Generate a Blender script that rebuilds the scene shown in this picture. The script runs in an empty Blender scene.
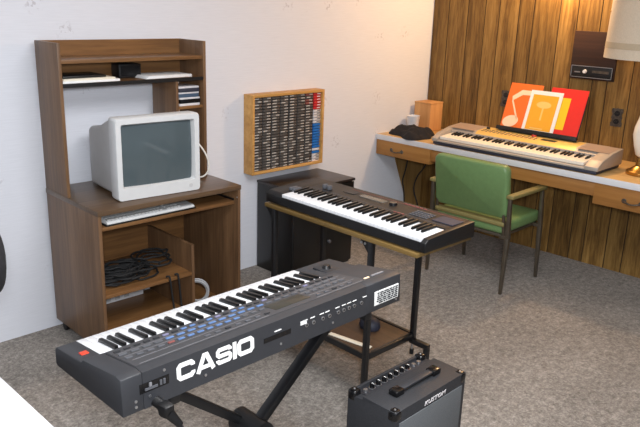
import bpy, bmesh, math, random
from mathutils import Vector, Matrix
random.seed(7)
PI = math.pi
scene = bpy.context.scene
COL = scene.collection

# ------------------------------------------------------------------ camera, world, lights, exposure
F_PX, YAW, PITCH, ROLL = 704.6, 0.7994, 0.2909, 0.0335
cam_d = bpy.data.cameras.new('camera')
cam = bpy.data.objects.new('camera', cam_d)
COL.objects.link(cam)
scene.camera = cam
cam_d.sensor_fit = 'HORIZONTAL'
cam_d.sensor_width = 36.0
cam_d.lens = F_PX / 640.0 * 36.0
cam_d.clip_start = 0.02
_F = Vector((math.sin(YAW)*math.cos(PITCH), math.cos(YAW)*math.cos(PITCH), -math.sin(PITCH)))
_R0 = Vector((math.cos(YAW), -math.sin(YAW), 0))
_U0 = _R0.cross(_F)
_R = _R0*math.cos(ROLL) + _U0*math.sin(ROLL)
_U = -_R0*math.sin(ROLL) + _U0*math.cos(ROLL)
cam.matrix_world = Matrix(((_R.x, _U.x, -_F.x, -4.624), (_R.y, _U.y, -_F.y, -3.3521), (_R.z, _U.z, -_F.z, 1.6842), (0, 0, 0, 1)))

world = bpy.data.worlds.new('world')
scene.world = world
world.use_nodes = True
bg = world.node_tree.nodes['Background']
bg.inputs[0].default_value = (0.86, 0.90, 1.0, 1)
bg.inputs[1].default_value = 0.27

def area_light(name, loc, target, sx, sy, energy, color):
    d = bpy.data.lights.new(name, 'AREA')
    d.shape = 'RECTANGLE'; d.size = sx; d.size_y = sy; d.energy = energy; d.color = color
    o = bpy.data.objects.new(name, d); COL.objects.link(o)
    o.location = loc
    o.rotation_euler = (Vector(target)-Vector(loc)).to_track_quat('-Z', 'Y').to_euler()
    return o
area_light('ceiling_panel_light', (-2.9, -2.5, 2.40), (-2.9, -2.5, 0), 1.2, 1.2, 58, (0.97, 0.98, 1.0))
def bulb(name, loc, energy, color, radius):
    d = bpy.data.lights.new(name, 'POINT'); d.energy = energy; d.color = color; d.shadow_soft_size = radius
    o = bpy.data.objects.new(name, d); COL.objects.link(o); o.location = loc
    return o
bulb('warm_counter_light', (-0.13, -1.10, 2.02), 50, (1.0, 0.64, 0.33), 0.06)
area_light('camera_flash_light', (-4.60, -3.42, 1.80), (-2.4, -0.6, 0.9), 0.25, 0.2, 66, (0.92, 0.96, 1.0))

vs = scene.view_settings
vs.view_transform = 'Standard'
vs.look = 'None'
vs.exposure = 0.0
vs.gamma = 1.0
vs.use_curve_mapping = False

# ------------------------------------------------------------------ materials
def srgb(r, g, b):
    def f(c):
        c /= 255.0
        return c/12.92 if c <= 0.04045 else ((c+0.055)/1.055)**2.4
    return (f(r), f(g), f(b), 1.0)

def nodes_of(name):
    m = bpy.data.materials.new(name); m.use_nodes = True
    nt = m.node_tree
    return m, nt, nt.nodes['Principled BSDF']

def ramp(nt, stops):
    r = nt.nodes.new('ShaderNodeValToRGB')
    e = r.color_ramp.elements
    e[0].position, e[0].color = stops[0]
    e[1].position, e[1].color = stops[-1]
    for p, c in stops[1:-1]:
        n = e.new(p); n.color = c
    return r

def texco(nt, scale=(1, 1, 1), rot=(0, 0, 0), out='Object'):
    t = nt.nodes.new('ShaderNodeTexCoord'); mp = nt.nodes.new('ShaderNodeMapping')
    mp.inputs['Scale'].default_value = scale; mp.inputs['Rotation'].default_value = rot
    nt.links.new(t.outputs[out], mp.inputs['Vector'])
    return mp

def noise(nt, vec, scale, detail=3, rough=0.55):
    n = nt.nodes.new('ShaderNodeTexNoise')
    n.inputs['Scale'].default_value = scale; n.inputs['Detail'].default_value = detail
    n.inputs['Roughness'].default_value = rough
    nt.links.new(vec.outputs[0], n.inputs['Vector'])
    return n

def add_bump(nt, bsdf, src, strength, dist=0.002):
    b = nt.nodes.new('ShaderNodeBump')
    b.inputs['Strength'].default_value = strength; b.inputs['Distance'].default_value = dist
    nt.links.new(src, b.inputs['Height']); nt.links.new(b.outputs[0], bsdf.inputs['Normal'])

def pmat(name, col, rough=0.5, var=0.07, scale=30, metal=0.0, bump=0.0, spec=0.5, coat=0.0):
    m, nt, b = nodes_of(name)
    mp = texco(nt)
    n = noise(nt, mp, scale, 3)
    lo = tuple(max(0, c*(1-var)) for c in col[:3])+(1,)
    hi = tuple(min(1, c*(1+var)) for c in col[:3])+(1,)
    r = ramp(nt, [(0.3, lo), (0.7, hi)])
    nt.links.new(n.outputs['Fac'], r.inputs['Fac'])
    nt.links.new(r.outputs['Color'], b.inputs['Base Color'])
    b.inputs['Roughness'].default_value = rough; b.inputs['Metallic'].default_value = metal
    b.inputs['Specular IOR Level'].default_value = spec
    b.inputs['Coat Weight'].default_value = coat
    if bump: add_bump(nt, b, n.outputs['Fac'], bump)
    return m

def wood(name, dark, mid, light, axis='z', rough=0.45, fine=60.0, spec=0.4):
    m, nt, b = nodes_of(name)
    s = {'x': (0.06, 1, 1), 'y': (1, 0.06, 1), 'z': (1, 1, 0.06)}[axis]
    mp = texco(nt, s)
    n1 = noise(nt, mp, fine, 4, 0.65)
    n2 = noise(nt, mp, fine*0.22, 3, 0.5)
    mx = nt.nodes.new('ShaderNodeMath'); mx.operation = 'MULTIPLY_ADD'
    nt.links.new(n1.outputs['Fac'], mx.inputs[0]); mx.inputs[1].default_value = 0.5
    h = nt.nodes.new('ShaderNodeMath'); h.operation = 'MULTIPLY'; h.inputs[1].default_value = 0.5
    nt.links.new(n2.outputs['Fac'], h.inputs[0]); nt.links.new(h.outputs[0], mx.inputs[2])
    r = ramp(nt, [(0.33, dark), (0.5, mid), (0.68, light)])
    nt.links.new(mx.outputs[0], r.inputs['Fac']); nt.links.new(r.outputs['Color'], b.inputs['Base Color'])
    b.inputs['Roughness'].default_value = rough; b.inputs['Specular IOR Level'].default_value = spec
    return m

M = {}
M['desk_wood'] = wood('brown_laminate', srgb(82, 60, 42), srgb(108, 80, 56), srgb(130, 99, 70), 'z', 0.4)
M['desk_wood_lit_x'] = wood('brown_laminate_crosswise_lit', srgb(92, 64, 40), srgb(122, 86, 52), srgb(144, 104, 64), 'x', 0.4)  # same laminate, lighter and oranger: lit look of the desk interior in the colour
M['desk_top'] = wood('brown_laminate_top', srgb(70, 54, 42), srgb(92, 72, 54), srgb(110, 88, 66), 'x', 0.28)
M['pine'] = wood('pale_pine', srgb(170, 122, 62), srgb(196, 148, 84), srgb(212, 166, 102), 'x', 0.5, 40)
M['table_wood'] = wood('golden_wood_edge', srgb(88, 68, 36), srgb(110, 87, 48), srgb(128, 104, 62), 'x', 0.4)
M['tan_box'] = wood('tan_box_wood', srgb(176, 124, 72), srgb(200, 146, 92), srgb(214, 164, 108), 'z', 0.55, 40)
M['drawer'] = wood('tan_drawer_wood', srgb(132, 88, 42), srgb(154, 106, 54), srgb(172, 124, 66), 'y', 0.5, 40)
M['counter_top'] = wood('tan_counter_laminate', srgb(186, 148, 92), srgb(204, 166, 110), srgb(216, 180, 126), 'y', 0.35, 30)
M['dark_plate'] = wood('dark_walnut', srgb(38, 24, 18), srgb(54, 34, 24), srgb(70, 46, 32), 'y', 0.4, 50)
M['shelf_brown'] = wood('dark_brown_board', srgb(58, 42, 32), srgb(76, 56, 42), srgb(92, 68, 52), 'x', 0.5, 40)
M['panel_side'] = wood('light_brown_panel', srgb(118, 90, 52), srgb(146, 114, 68), srgb(166, 134, 86), 'z', 0.5, 40)
M['black'] = pmat('black_plastic', srgb(15, 15, 17), 0.45)
M['black_gloss'] = pmat('black_gloss', srgb(16, 16, 18), 0.22)
M['black_metal'] = pmat('black_painted_metal', srgb(20, 20, 22), 0.35)
M['black_vinyl'] = pmat('black_vinyl', srgb(40, 41, 45), 0.6, 0.2, 160, bump=0.5)
M['black_cloth'] = pmat('black_cloth', srgb(26, 24, 28), 0.95, 0.3, 60, bump=0.4)
M['cabinet'] = pmat('black_laminate', srgb(17, 17, 18), 0.35, 0.1, 12)
M['cabinet_top'] = pmat('dark_brown_laminate', srgb(42, 34, 32), 0.3, 0.12, 12)
M['casio'] = pmat('charcoal_plastic', srgb(46, 47, 51), 0.5, 0.06, 60)
M['casio_dark'] = pmat('dark_charcoal_plastic', srgb(36, 37, 41), 0.5, 0.06, 60)
M['casio_panel'] = pmat('grey_panel_plastic', srgb(58, 58, 61), 0.5, 0.05, 60)
M['white_key'] = pmat('white_key_plastic', srgb(216, 217, 220), 0.28, 0.02)
M['piano_key'] = pmat('cream_key_plastic', srgb(236, 228, 214), 0.3, 0.02)
M['black_key'] = pmat('black_key_plastic', srgb(14, 14, 15), 0.3)
M['blue'] = pmat('pale_blue_plastic', srgb(88, 116, 160), 0.45)
M['grey_btn'] = pmat('grey_button_plastic', srgb(82, 83, 88), 0.5)
M['lilac'] = pmat('lilac_plastic', srgb(120, 118, 146), 0.5)
M['red_btn'] = pmat('red_plastic', srgb(200, 62, 40), 0.45)
M['rose'] = pmat('dull_red_plastic', srgb(128, 74, 70), 0.5)
M['lcd'] = pmat('display_window', srgb(46, 44, 36), 0.4)
M['lcd_grey'] = pmat('grey_display_window', srgb(92, 88, 82), 0.25)
M['white_print'] = pmat('white_print', srgb(240, 240, 238), 0.5, 0.01)
M['grey_print'] = pmat('grey_print', srgb(118, 118, 122), 0.5)
M['silver'] = pmat('silver_metal', srgb(190, 190, 192), 0.3, 0.04, 30, 0.9)
M['steel'] = pmat('bronze_grey_metal', srgb(112, 104, 92), 0.35, 0.1, 20, 0.75)
M['silver_plastic'] = pmat('silver_plastic', srgb(176, 166, 156), 0.5, 0.03, 30, 0.25)
M['mauve_plastic'] = pmat('mauve_silver_plastic', srgb(166, 146, 134), 0.45, 0.05, 220, 0.15)
M['gold_plastic'] = pmat('champagne_plastic', srgb(226, 190, 112), 0.34, 0.03, 30, 0.3)
M['navy'] = pmat('dark_blue_plastic', srgb(44, 46, 60), 0.6)
M['beige'] = pmat('pale_beige_plastic', srgb(204, 205, 206), 0.45, 0.02)
M['beige_side'] = pmat('pale_grey_plastic', srgb(190, 190, 191), 0.5, 0.02)
M['key_grey'] = pmat('light_grey_key_plastic', srgb(172, 172, 172), 0.5, 0.03)
M['screen'] = pmat('dark_crt_glass', srgb(78, 88, 92), 0.08, 0.03, 8, 0.0, 0.0, 0.5)
M['paper'] = pmat('white_paper', srgb(232, 232, 232), 0.8, 0.02)
M['cream_paper'] = pmat('cream_paper', srgb(226, 218, 200), 0.8, 0.03)
M['white_lam'] = pmat('white_laminate', srgb(214, 215, 219), 0.35, 0.015)
M['white_plastic'] = pmat('white_plastic', srgb(226, 226, 230), 0.4, 0.02)
M['green'] = pmat('green_vinyl', srgb(104, 134, 86), 0.42, 0.06, 40, bump=0.05)
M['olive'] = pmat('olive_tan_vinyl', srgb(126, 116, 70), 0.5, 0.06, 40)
M['amp_grille'] = pmat('grey_grille_cloth', srgb(92, 95, 98), 0.75, 0.25, 400, bump=0.3)
M['amp_panel'] = pmat('dark_control_panel', srgb(46, 46, 50), 0.4)
M['brass'] = pmat('brass', srgb(190, 150, 84), 0.28, 0.08, 20, 1.0)
M['iron'] = pmat('dark_pewter', srgb(92, 84, 76), 0.45, 0.35, 90, 0.6, 0.3)
M['white_glass'] = pmat('white_ceramic', srgb(232, 226, 214), 0.2, 0.02)
M['orange'] = pmat('orange_cover', srgb(238, 112, 38), 0.4, 0.02)
M['red'] = pmat('red_cover', srgb(222, 44, 34), 0.4, 0.02)
M['yellow'] = pmat('amber_cover', srgb(236, 168, 40), 0.4, 0.02)
M['lemon'] = pmat('lemon_panel', srgb(240, 196, 30), 0.4, 0.02)
M['pale_amber'] = pmat('pale_amber_print', srgb(240, 196, 110), 0.5, 0.02)
M['peach'] = pmat('pale_peach_print', srgb(246, 214, 180), 0.5, 0.03)
M['cord_grey'] = pmat('grey_cable', srgb(170, 170, 172), 0.5)
M['cord_white'] = pmat('white_cable', srgb(214, 212, 206), 0.5)
M['cord_black'] = pmat('black_cable', srgb(18, 18, 20), 0.75)
M['tape_dark'] = pmat('smoky_case_plastic', srgb(88, 84, 82), 0.3, 0.3, 14)
M['tape_label'] = pmat('pale_spine_label', srgb(184, 180, 175), 0.5, 0.2, 20)
M['tape_grey'] = pmat('grey_case_plastic', srgb(104, 100, 98), 0.35, 0.2, 14)
M['tape_red'] = pmat('red_case_plastic', srgb(206, 46, 50), 0.4)
M['tape_blue'] = pmat('blue_case_plastic', srgb(38, 112, 190), 0.4)
M['tape_white'] = pmat('white_case_plastic', srgb(214, 210, 212), 0.4)
M['rack_back'] = pmat('dark_back_board', srgb(52, 44, 40), 0.7)
M['cd_blue'] = pmat('steel_blue_case', srgb(70, 88, 110), 0.3)

def shade_material():
    m, nt, b = nodes_of('cream_lampshade_cloth')
    mp = texco(nt); n = noise(nt, mp, 120, 2)
    r = ramp(nt, [(0.3, srgb(196, 182, 162)), (0.7, srgb(206, 192, 172))])
    nt.links.new(n.outputs['Fac'], r.inputs['Fac']); nt.links.new(r.outputs['Color'], b.inputs['Base Color'])
    b.inputs['Roughness'].default_value = 0.8
    tr = nt.nodes.new('ShaderNodeBsdfTranslucent'); tr.inputs[0].default_value = (0.9, 0.75, 0.55, 1)
    mixn = nt.nodes.new('ShaderNodeMixShader'); mixn.inputs[0].default_value = 0.05
    nt.links.new(b.outputs[0], mixn.inputs[1]); nt.links.new(tr.outputs[0], mixn.inputs[2])
    nt.links.new(mixn.outputs[0], nt.nodes['Material Output'].inputs['Surface'])
    return m
M['shade'] = shade_material()
M['shade_band'] = pmat('tan_band_cloth', srgb(176, 160, 136), 0.8, 0.03, 100)

def carpet_material():
    m, nt, b = nodes_of('grey_beige_carpet')
    mp = texco(nt)
    big = noise(nt, mp, 3.2, 4, 0.6)
    mid = noise(nt, mp, 30, 5, 0.8)
    fine = noise(nt, mp, 85, 3, 0.8)
    a = nt.nodes.new('ShaderNodeMath'); a.operation = 'MULTIPLY_ADD'; a.inputs[1].default_value = 0.50
    c = nt.nodes.new('ShaderNodeMath'); c.operation = 'MULTIPLY'; c.inputs[1].default_value = 0.12
    d = nt.nodes.new('ShaderNodeMath'); d.operation = 'MULTIPLY_ADD'; d.inputs[1].default_value = 0.38
    nt.links.new(big.outputs['Fac'], c.inputs[0])
    nt.links.new(mid.outputs['Fac'], a.inputs[0]); nt.links.new(c.outputs[0], a.inputs[2])
    nt.links.new(fine.outputs['Fac'], d.inputs[0]); nt.links.new(a.outputs[0], d.inputs[2])
    r = ramp(nt, [(0.36, srgb(80, 75, 70)), (0.5, srgb(132, 125, 118)), (0.64, srgb(178, 170, 162))])
    nt.links.new(d.outputs[0], r.inputs['Fac']); nt.links.new(r.outputs['Color'], b.inputs['Base Color'])
    b.inputs['Roughness'].default_value = 0.97; b.inputs['Specular IOR Level'].default_value = 0.1
    b.inputs['Sheen Weight'].default_value = 0.15
    add_bump(nt, b, d.outputs[0], 0.6, 0.008)
    return m
M['carpet'] = carpet_material()

def wallpaper_material():
    m, nt, b = nodes_of('pale_wallpaper')
    mp = texco(nt, (1, 1, 1))
    line = noise(nt, texco(nt, (3, 3, 60)), 3, 3)
    base = ramp(nt, [(0.3, srgb(217, 219, 227)), (0.7, srgb(223, 225, 233))])
    nt.links.new(line.outputs['Fac'], base.inputs['Fac'])
    # sparse grey sprigs: small blobs near voronoi cell centres, broken up by noise
    vo = nt.nodes.new('ShaderNodeTexVoronoi'); vo.inputs['Scale'].default_value = 4.3
    vo.inputs['Randomness'].default_value = 0.55
    flat = texco(nt, (1, 0, 1))
    nt.links.new(flat.outputs[0], vo.inputs['Vector'])
    n = noise(nt, flat, 42, 2)
    rd = ramp(nt, [(0.10, (1, 1, 1, 1)), (0.26, (0, 0, 0, 1))])
    nt.links.new(vo.outputs['Distance'], rd.inputs['Fac'])
    rn = ramp(nt, [(0.54, (0, 0, 0, 1)), (0.62, (1, 1, 1, 1))])
    nt.links.new(n.outputs['Fac'], rn.inputs['Fac'])
    mul = nt.nodes.new('ShaderNodeMath'); mul.operation = 'MULTIPLY'
    nt.links.new(rd.outputs['Color'], mul.inputs[0]); nt.links.new(rn.outputs['Color'], mul.inputs[1])
    mul2 = nt.nodes.new('ShaderNodeMath'); mul2.operation = 'MULTIPLY'; mul2.inputs[1].default_value = 0.55
    nt.links.new(mul.outputs[0], mul2.inputs[0])
    mx = nt.nodes.new('ShaderNodeMix'); mx.data_type = 'RGBA'
    nt.links.new(mul2.outputs[0], mx.inputs['Factor'])
    nt.links.new(base.outputs['Color'], mx.inputs['A']); mx.inputs['B'].default_value = srgb(168, 164, 172)
    nt.links.new(mx.outputs['Result'], b.inputs['Base Color'])
    b.inputs['Roughness'].default_value = 0.7
    add_bump(nt, b, line.outputs['Fac'], 0.06, 0.002)
    return m
M['wallpaper'] = wallpaper_material()

def paneling_material():
    m, nt, b = nodes_of('walnut_wall_paneling')
    at = nt.nodes.new('ShaderNodeAttribute'); at.attribute_name = 'plank'
    tc = nt.nodes.new('ShaderNodeTexCoord')
    addv = nt.nodes.new('ShaderNodeVectorMath'); addv.operation = 'MULTIPLY_ADD'
    nt.links.new(at.outputs['Color'], addv.inputs[0]); addv.inputs[1].default_value = (0, 3.0, 11.0)
    nt.links.new(tc.outputs['Object'], addv.inputs[2])
    mp = nt.nodes.new('ShaderNodeMapping'); mp.inputs['Scale'].default_value = (1, 1, 0.075)
    nt.links.new(addv.outputs[0], mp.inputs['Vector'])
    n1 = noise(nt, mp, 70, 5, 0.7)
    n1.inputs['Distortion'].default_value = 0.6
    n2 = noise(nt, mp, 11, 3, 0.5)
    n2.inputs['Distortion'].default_value = 1.0
    a = nt.nodes.new('ShaderNodeMath'); a.operation = 'MULTIPLY_ADD'; a.inputs[1].default_value = 0.55
    c = nt.nodes.new('ShaderNodeMath'); c.operation = 'MULTIPLY'; c.inputs[1].default_value = 0.45
    nt.links.new(n2.outputs['Fac'], c.inputs[0]); nt.links.new(n1.outputs['Fac'], a.inputs[0]); nt.links.new(c.outputs[0], a.inputs[2])
    r = ramp(nt, [(0.32, srgb(70, 48, 21)), (0.46, srgb(114, 84, 42)), (0.55, srgb(140, 107, 57)), (0.7, srgb(164, 130, 75))])
    nt.links.new(a.outputs[0], r.inputs['Fac'])
    sep = nt.nodes.new('ShaderNodeSeparateColor'); nt.links.new(at.outputs['Color'], sep.inputs[0])
    mr = nt.nodes.new('ShaderNodeMapRange'); mr.inputs['To Min'].default_value = 0.78; mr.inputs['To Max'].default_value = 1.12
    nt.links.new(sep.outputs[0], mr.inputs['Value'])
    mul = nt.nodes.new('ShaderNodeVectorMath'); mul.operation = 'SCALE'
    nt.links.new(r.outputs['Color'], mul.inputs[0]); nt.links.new(mr.outputs[0], mul.inputs['Scale'])
    nt.links.new(mul.outputs[0], b.inputs['Base Color'])
    b.inputs['Roughness'].default_value = 0.5; b.inputs['Specular IOR Level'].default_value = 0.3
    return m
M['paneling'] = paneling_material()
M['groove'] = pmat('dark_groove_paint', srgb(56, 42, 24), 0.8)
M['ceiling'] = pmat('white_ceiling_paint', srgb(225, 222, 216), 0.9, 0.02)

# ------------------------------------------------------------------ mesh tools
class MB:
    """Collects shapes into ONE mesh."""
    def __init__(s):
        s.bm = bmesh.new(); s.mats = []
    def mi(s, m):
        if m is None: return 0
        if m not in s.mats: s.mats.append(m)
        return s.mats.index(m)
    def _merge(s, tb, m, mtx=None):
        if mtx is not None: bmesh.ops.transform(tb, matrix=mtx, verts=tb.verts)
        i = s.mi(m)
        for f in tb.faces: f.material_index = i
        me = bpy.data.meshes.new('t'); tb.to_mesh(me); tb.free()
        s.bm.from_mesh(me); bpy.data.meshes.remove(me)
        return s
    def box(s, x0, x1, y0, y1, z0, z1, m, bev=0.0, seg=2, mtx=None):
        tb = bmesh.new()
        bmesh.ops.create_cube(tb, size=1)
        for v in tb.verts:
            v.co = Vector((x0+(v.co.x+.5)*(x1-x0), y0+(v.co.y+.5)*(y1-y0), z0+(v.co.z+.5)*(z1-z0)))
        if bev > 0: bmesh.ops.bevel(tb, geom=list(tb.edges), offset=bev, segments=seg, profile=0.5, affect='EDGES')
        bmesh.ops.recalc_face_normals(tb, faces=tb.faces)
        return s._merge(tb, m, mtx)
    def prism(s, poly, axis, a, b, m, bev=0.0, mtx=None):
        """poly: 2-D outline; axis 'x': (y,z), 'y': (x,z), 'z': (x,y)."""
        tb = bmesh.new()
        def P(p, t):
            return {'x': (t, p[0], p[1]), 'y': (p[0], t, p[1]), 'z': (p[0], p[1], t)}[axis]
        A = [tb.verts.new(P(p, a)) for p in poly]; B = [tb.verts.new(P(p, b)) for p in poly]
        n = len(poly)
        tb.faces.new(A); tb.faces.new(B[::-1])
        for i in range(n): tb.faces.new((A[i], B[i], B[(i+1) % n], A[(i+1) % n]))
        bmesh.ops.recalc_face_normals(tb, faces=tb.faces)
        if bev > 0: bmesh.ops.bevel(tb, geom=list(tb.edges), offset=bev, segments=2, profile=0.5, affect='EDGES')
        return s._merge(tb, m, mtx)
    def hexa(s, c8, m, bev=0.0):
        """8 corners: bottom 4 (ccw) then top 4."""
        tb = bmesh.new(); v = [tb.verts.new(c) for c in c8]
        for f in ((3, 2, 1, 0), (4, 5, 6, 7), (0, 1, 5, 4), (1, 2, 6, 5), (2, 3, 7, 6), (3, 0, 4, 7)): tb.faces.new([v[i] for i in f])
        bmesh.ops.recalc_face_normals(tb, faces=tb.faces)
        if bev > 0: bmesh.ops.bevel(tb, geom=list(tb.edges), offset=bev, segments=2, profile=0.5, affect='EDGES')
        return s._merge(tb, m)
    def cyl(s, p0, p1, r0, r1, m, seg=16):
        p0 = Vector(p0); p1 = Vector(p1); d = (p1-p0); q = d.to_track_quat('Z', 'Y')
        tb = bmesh.new()
        A = []; B = []
        for i in range(seg):
            a = 2*PI*i/seg; c = Vector((math.cos(a), math.sin(a), 0))
            A.append(tb.verts.new(p0+q@(c*r0))); B.append(tb.verts.new(p1+q@(c*r1)))
        tb.faces.new(A[::-1]); tb.faces.new(B)
        for i in range(seg): tb.faces.new((A[i], A[(i+1) % seg], B[(i+1) % seg], B[i]))
        bmesh.ops.recalc_face_normals(tb, faces=tb.faces)
        return s._merge(tb, m)
    def lathe(s, prof, c, m, seg=32, cap=True):
        tb = bmesh.new(); rings = []
        for r, z in prof:
            rings.append([tb.verts.new((c[0]+r*math.cos(2*PI*i/seg), c[1]+r*math.sin(2*PI*i/seg), c[2]+z)) for i in range(seg)])
        for a, b in zip(rings, rings[1:]):
            for i in range(seg): tb.faces.new((a[i], a[(i+1) % seg], b[(i+1) % seg], b[i]))
        if cap: tb.faces.new(rings[0][::-1]); tb.faces.new(rings[-1])
        bmesh.ops.recalc_face_normals(tb, faces=tb.faces)
        return s._merge(tb, m)
    def tube(s, pts, r, m, seg=8, closed=False, smooth=0):
        pts = [Vector(p) for p in pts]
        for _ in range(smooth):
            q = []
            n = len(pts)
            rng = range(n) if closed else range(n-1)
            if not closed: q.append(pts[0])
            for i in rng:
                a, b = pts[i], pts[(i+1) % n]
                q += [a*.75+b*.25, a*.25+b*.75]
            if not closed: q.append(pts[-1])
            pts = q
        tb = bmesh.new(); rings = []; n = len(pts); up = None
        for i, p in enumerate(pts):
            if closed: t = pts[(i+1) % n]-pts[i-1]
            else: t = pts[min(i+1, n-1)]-pts[max(i-1, 0)]
            if t.length < 1e-9: t = Vector((0, 0, 1))
            t.normalize()
            if up is None: up = t.orthogonal().normalized()
            up = (up-t*up.dot(t))
            up = up.normalized() if up.length > 1e-6 else t.orthogonal().normalized()
            w = t.cross(up)
            rings.append([tb.verts.new(p+(up*math.cos(2*PI*k/seg)+w*math.sin(2*PI*k/seg))*r) for k in range(seg)])
        pairs = list(zip(rings, rings[1:]))+([(rings[-1], rings[0])] if closed else [])
        for a, b in pairs:
            for k in range(seg): tb.faces.new((a[k], a[(k+1) % seg], b[(k+1) % seg], b[k]))
        if not closed: tb.faces.new(rings[0][::-1]); tb.faces.new(rings[-1])
        bmesh.ops.recalc_face_normals(tb, faces=tb.faces)
        return s._merge(tb, m)
    def text(s, body, size, mtx, m, extrude=0.0006, bold=0.0, shear=0.0):
        cu = bpy.data.curves.new('t', 'FONT'); cu.body = body; cu.size = size; cu.extrude = extrude; cu.offset = bold; cu.shear = shear
        cu.align_x = 'CENTER'; cu.align_y = 'CENTER'; cu.resolution_u = 2
        o = bpy.data.objects.new('t', cu); COL.objects.link(o)
        dg = bpy.context.evaluated_depsgraph_get(); dg.update()
        me = o.evaluated_get(dg).to_mesh()
        tb = bmesh.new(); tb.from_mesh(me)
        o.evaluated_get(dg).to_mesh_clear()
        bpy.data.objects.remove(o); bpy.data.curves.remove(cu)
        return s._merge(tb, m, mtx)
    def build(s, name, parent=None, smooth=40):
        me = bpy.data.meshes.new(name); s.bm.to_mesh(me); s.bm.free()
        for m in s.mats: me.materials.append(m)
        if smooth:
            me.shade_smooth(); me.set_sharp_from_angle(angle=math.radians(smooth))
        o = bpy.data.objects.new(name, me); COL.objects.link(o)
        if parent is not None: o.parent = parent
        return o

def empty(name, loc, rz=0.0):
    o = bpy.data.objects.new(name, None); COL.objects.link(o)
    o.location = loc; o.rotation_euler = (0, 0, rz); o.empty_display_size = 0.1
    return o
def tag(o, label, cat, group=None):
    o['label'] = label; o['category'] = cat
    if group: o['group'] = group
    return o
def thing(name, label, cat, loc, rz=0.0, group=None):
    return tag(empty(name, loc, rz), label, cat, group)
def put(o, loc, rz=0.0):
    o.location = loc; o.rotation_euler = (0, 0, rz); return o
def struct(o):
    o['kind'] = 'structure'; return o
def instance(src, name, parent, loc):
    o = src.copy(); COL.objects.link(o); o.parent = parent; o.location = loc; o.name = name
    return o

# ------------------------------------------------------------------ room shell
RX0, RY0, RH = -6.2, -5.2, 2.45
b = MB(); b.box(RX0, 0.02, RY0, 0.02, -0.06, 0.0, M['carpet']); struct(b.build('floor'))
b = MB(); b.box(RX0, 0.10, 0.0, 0.10, 0.0, RH, M['wallpaper']); struct(b.build('wall_back'))
b = MB(); b.box(RX0, 0.10, RY0, 0.10, RH, RH+0.06, M['ceiling']); struct(b.build('ceiling'))

def paneled_wall():
    grooves = [-0.004, -0.145, -0.315, -0.461, -0.578, -0.733, -0.845, -1.038, -1.165, -1.324]
    step = [0.10, 0.155, 0.118, 0.19, 0.125, 0.16, 0.145]
    k = 0
    while grooves[-1] > RY0+0.25:
        grooves.append(grooves[-1]-step[k % 7]); k += 1
    grooves.append(RY0)
    bm = bmesh.new(); me = bpy.data.meshes.new('wall_right')
    lay = bm.loops.layers.float_color.new('plank')
    rnd = random.Random(3)
    def quad(pts, c, mi):
        f = bm.faces.new([bm.verts.new(p) for p in pts]); f.material_index = mi
        for l in f.loops: l[lay] = (c, c, c, 1)
    g = 0.0030; d = 0.005
    for a, c in zip(grooves, grooves[1:]):
        t = rnd.random()
        y0, y1 = a-g, c+g
        quad([(0, y0, 0), (0, y0, RH), (0, y1, RH), (0, y1, 0)], t, 0)
        quad([(0, y1, 0), (0, y1, RH), (d, y1-g*.4, RH), (d, y1-g*.4, 0)], t, 1)
        quad([(d, y1-g*.4, 0), (d, y1-g*.4, RH), (d, c-g*.6, RH), (d, c-g*.6, 0)], t, 1)
        quad([(d, c-g*.6, 0), (d, c-g*.6, RH), (0, c-g, RH), (0, c-g, 0)], t, 1)
    quad([(0.06, 0, 0), (0.06, RY0, 0), (0.06, RY0, RH), (0.06, 0, RH)], 0, 1)
    bm.to_mesh(me); bm.free()
    me.materials.append(M['paneling']); me.materials.append(M['groove'])
    o = bpy.data.objects.new('wall_right', me); COL.objects.link(o); struct(o)
paneled_wall()

# ------------------------------------------------------------------ keyboards: shared key maker
def make_keys(root, x0, pitch, n_white, start, y0, z0, wl, slope, wmat, bl=0.095):
    """White keys from x0 rightwards; start = index of the lowest white key in C D E F G A B."""
    b = MB()
    b.hexa([(0.0004, 0, -0.019), (pitch-0.0004, 0, -0.019), (pitch-0.0004, wl, -0.014+slope), (0.0004, wl, -0.014+slope),
            (0.0004, 0, 0), (pitch-0.0004, 0, 0), (pitch-0.0004, wl, slope), (0.0004, wl, slope)], wmat, 0.0011)
    wk = b.build('white_key', root); wk.location = (x0, y0, z0)
    for i in range(1, n_white): instance(wk, 'white_key', root, (x0+i*pitch, y0, z0))
    w = 0.0122; s = slope/wl; ys = wl-bl
    b = MB()
    b.hexa([(-w/2, ys, s*ys-0.004), (w/2, ys, s*ys-0.004), (w/2, wl, slope-0.004), (-w/2, wl, slope-0.004),
            (-w/2*.8, ys+0.006, s*ys+0.0105), (w/2*.8, ys+0.006, s*ys+0.0105), (w/2*.8, wl, slope+0.0115), (-w/2*.8, wl, slope+0.0115)], M['black_key'], 0.0012)
    bk = None
    for i in range(n_white-1):
        k = (start+i) % 7
        if k in (2, 6): continue
        off = {0: -0.0017, 1: 0.0017, 3: -0.0022, 4: 0, 5: 0.0022}[k]
        p = (x0+(i+1)*pitch+off, y0, z0)
        if bk is None: bk = b.build('black_key', root); bk.location = p
        else: instance(bk, 'black_key', root, p)

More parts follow.
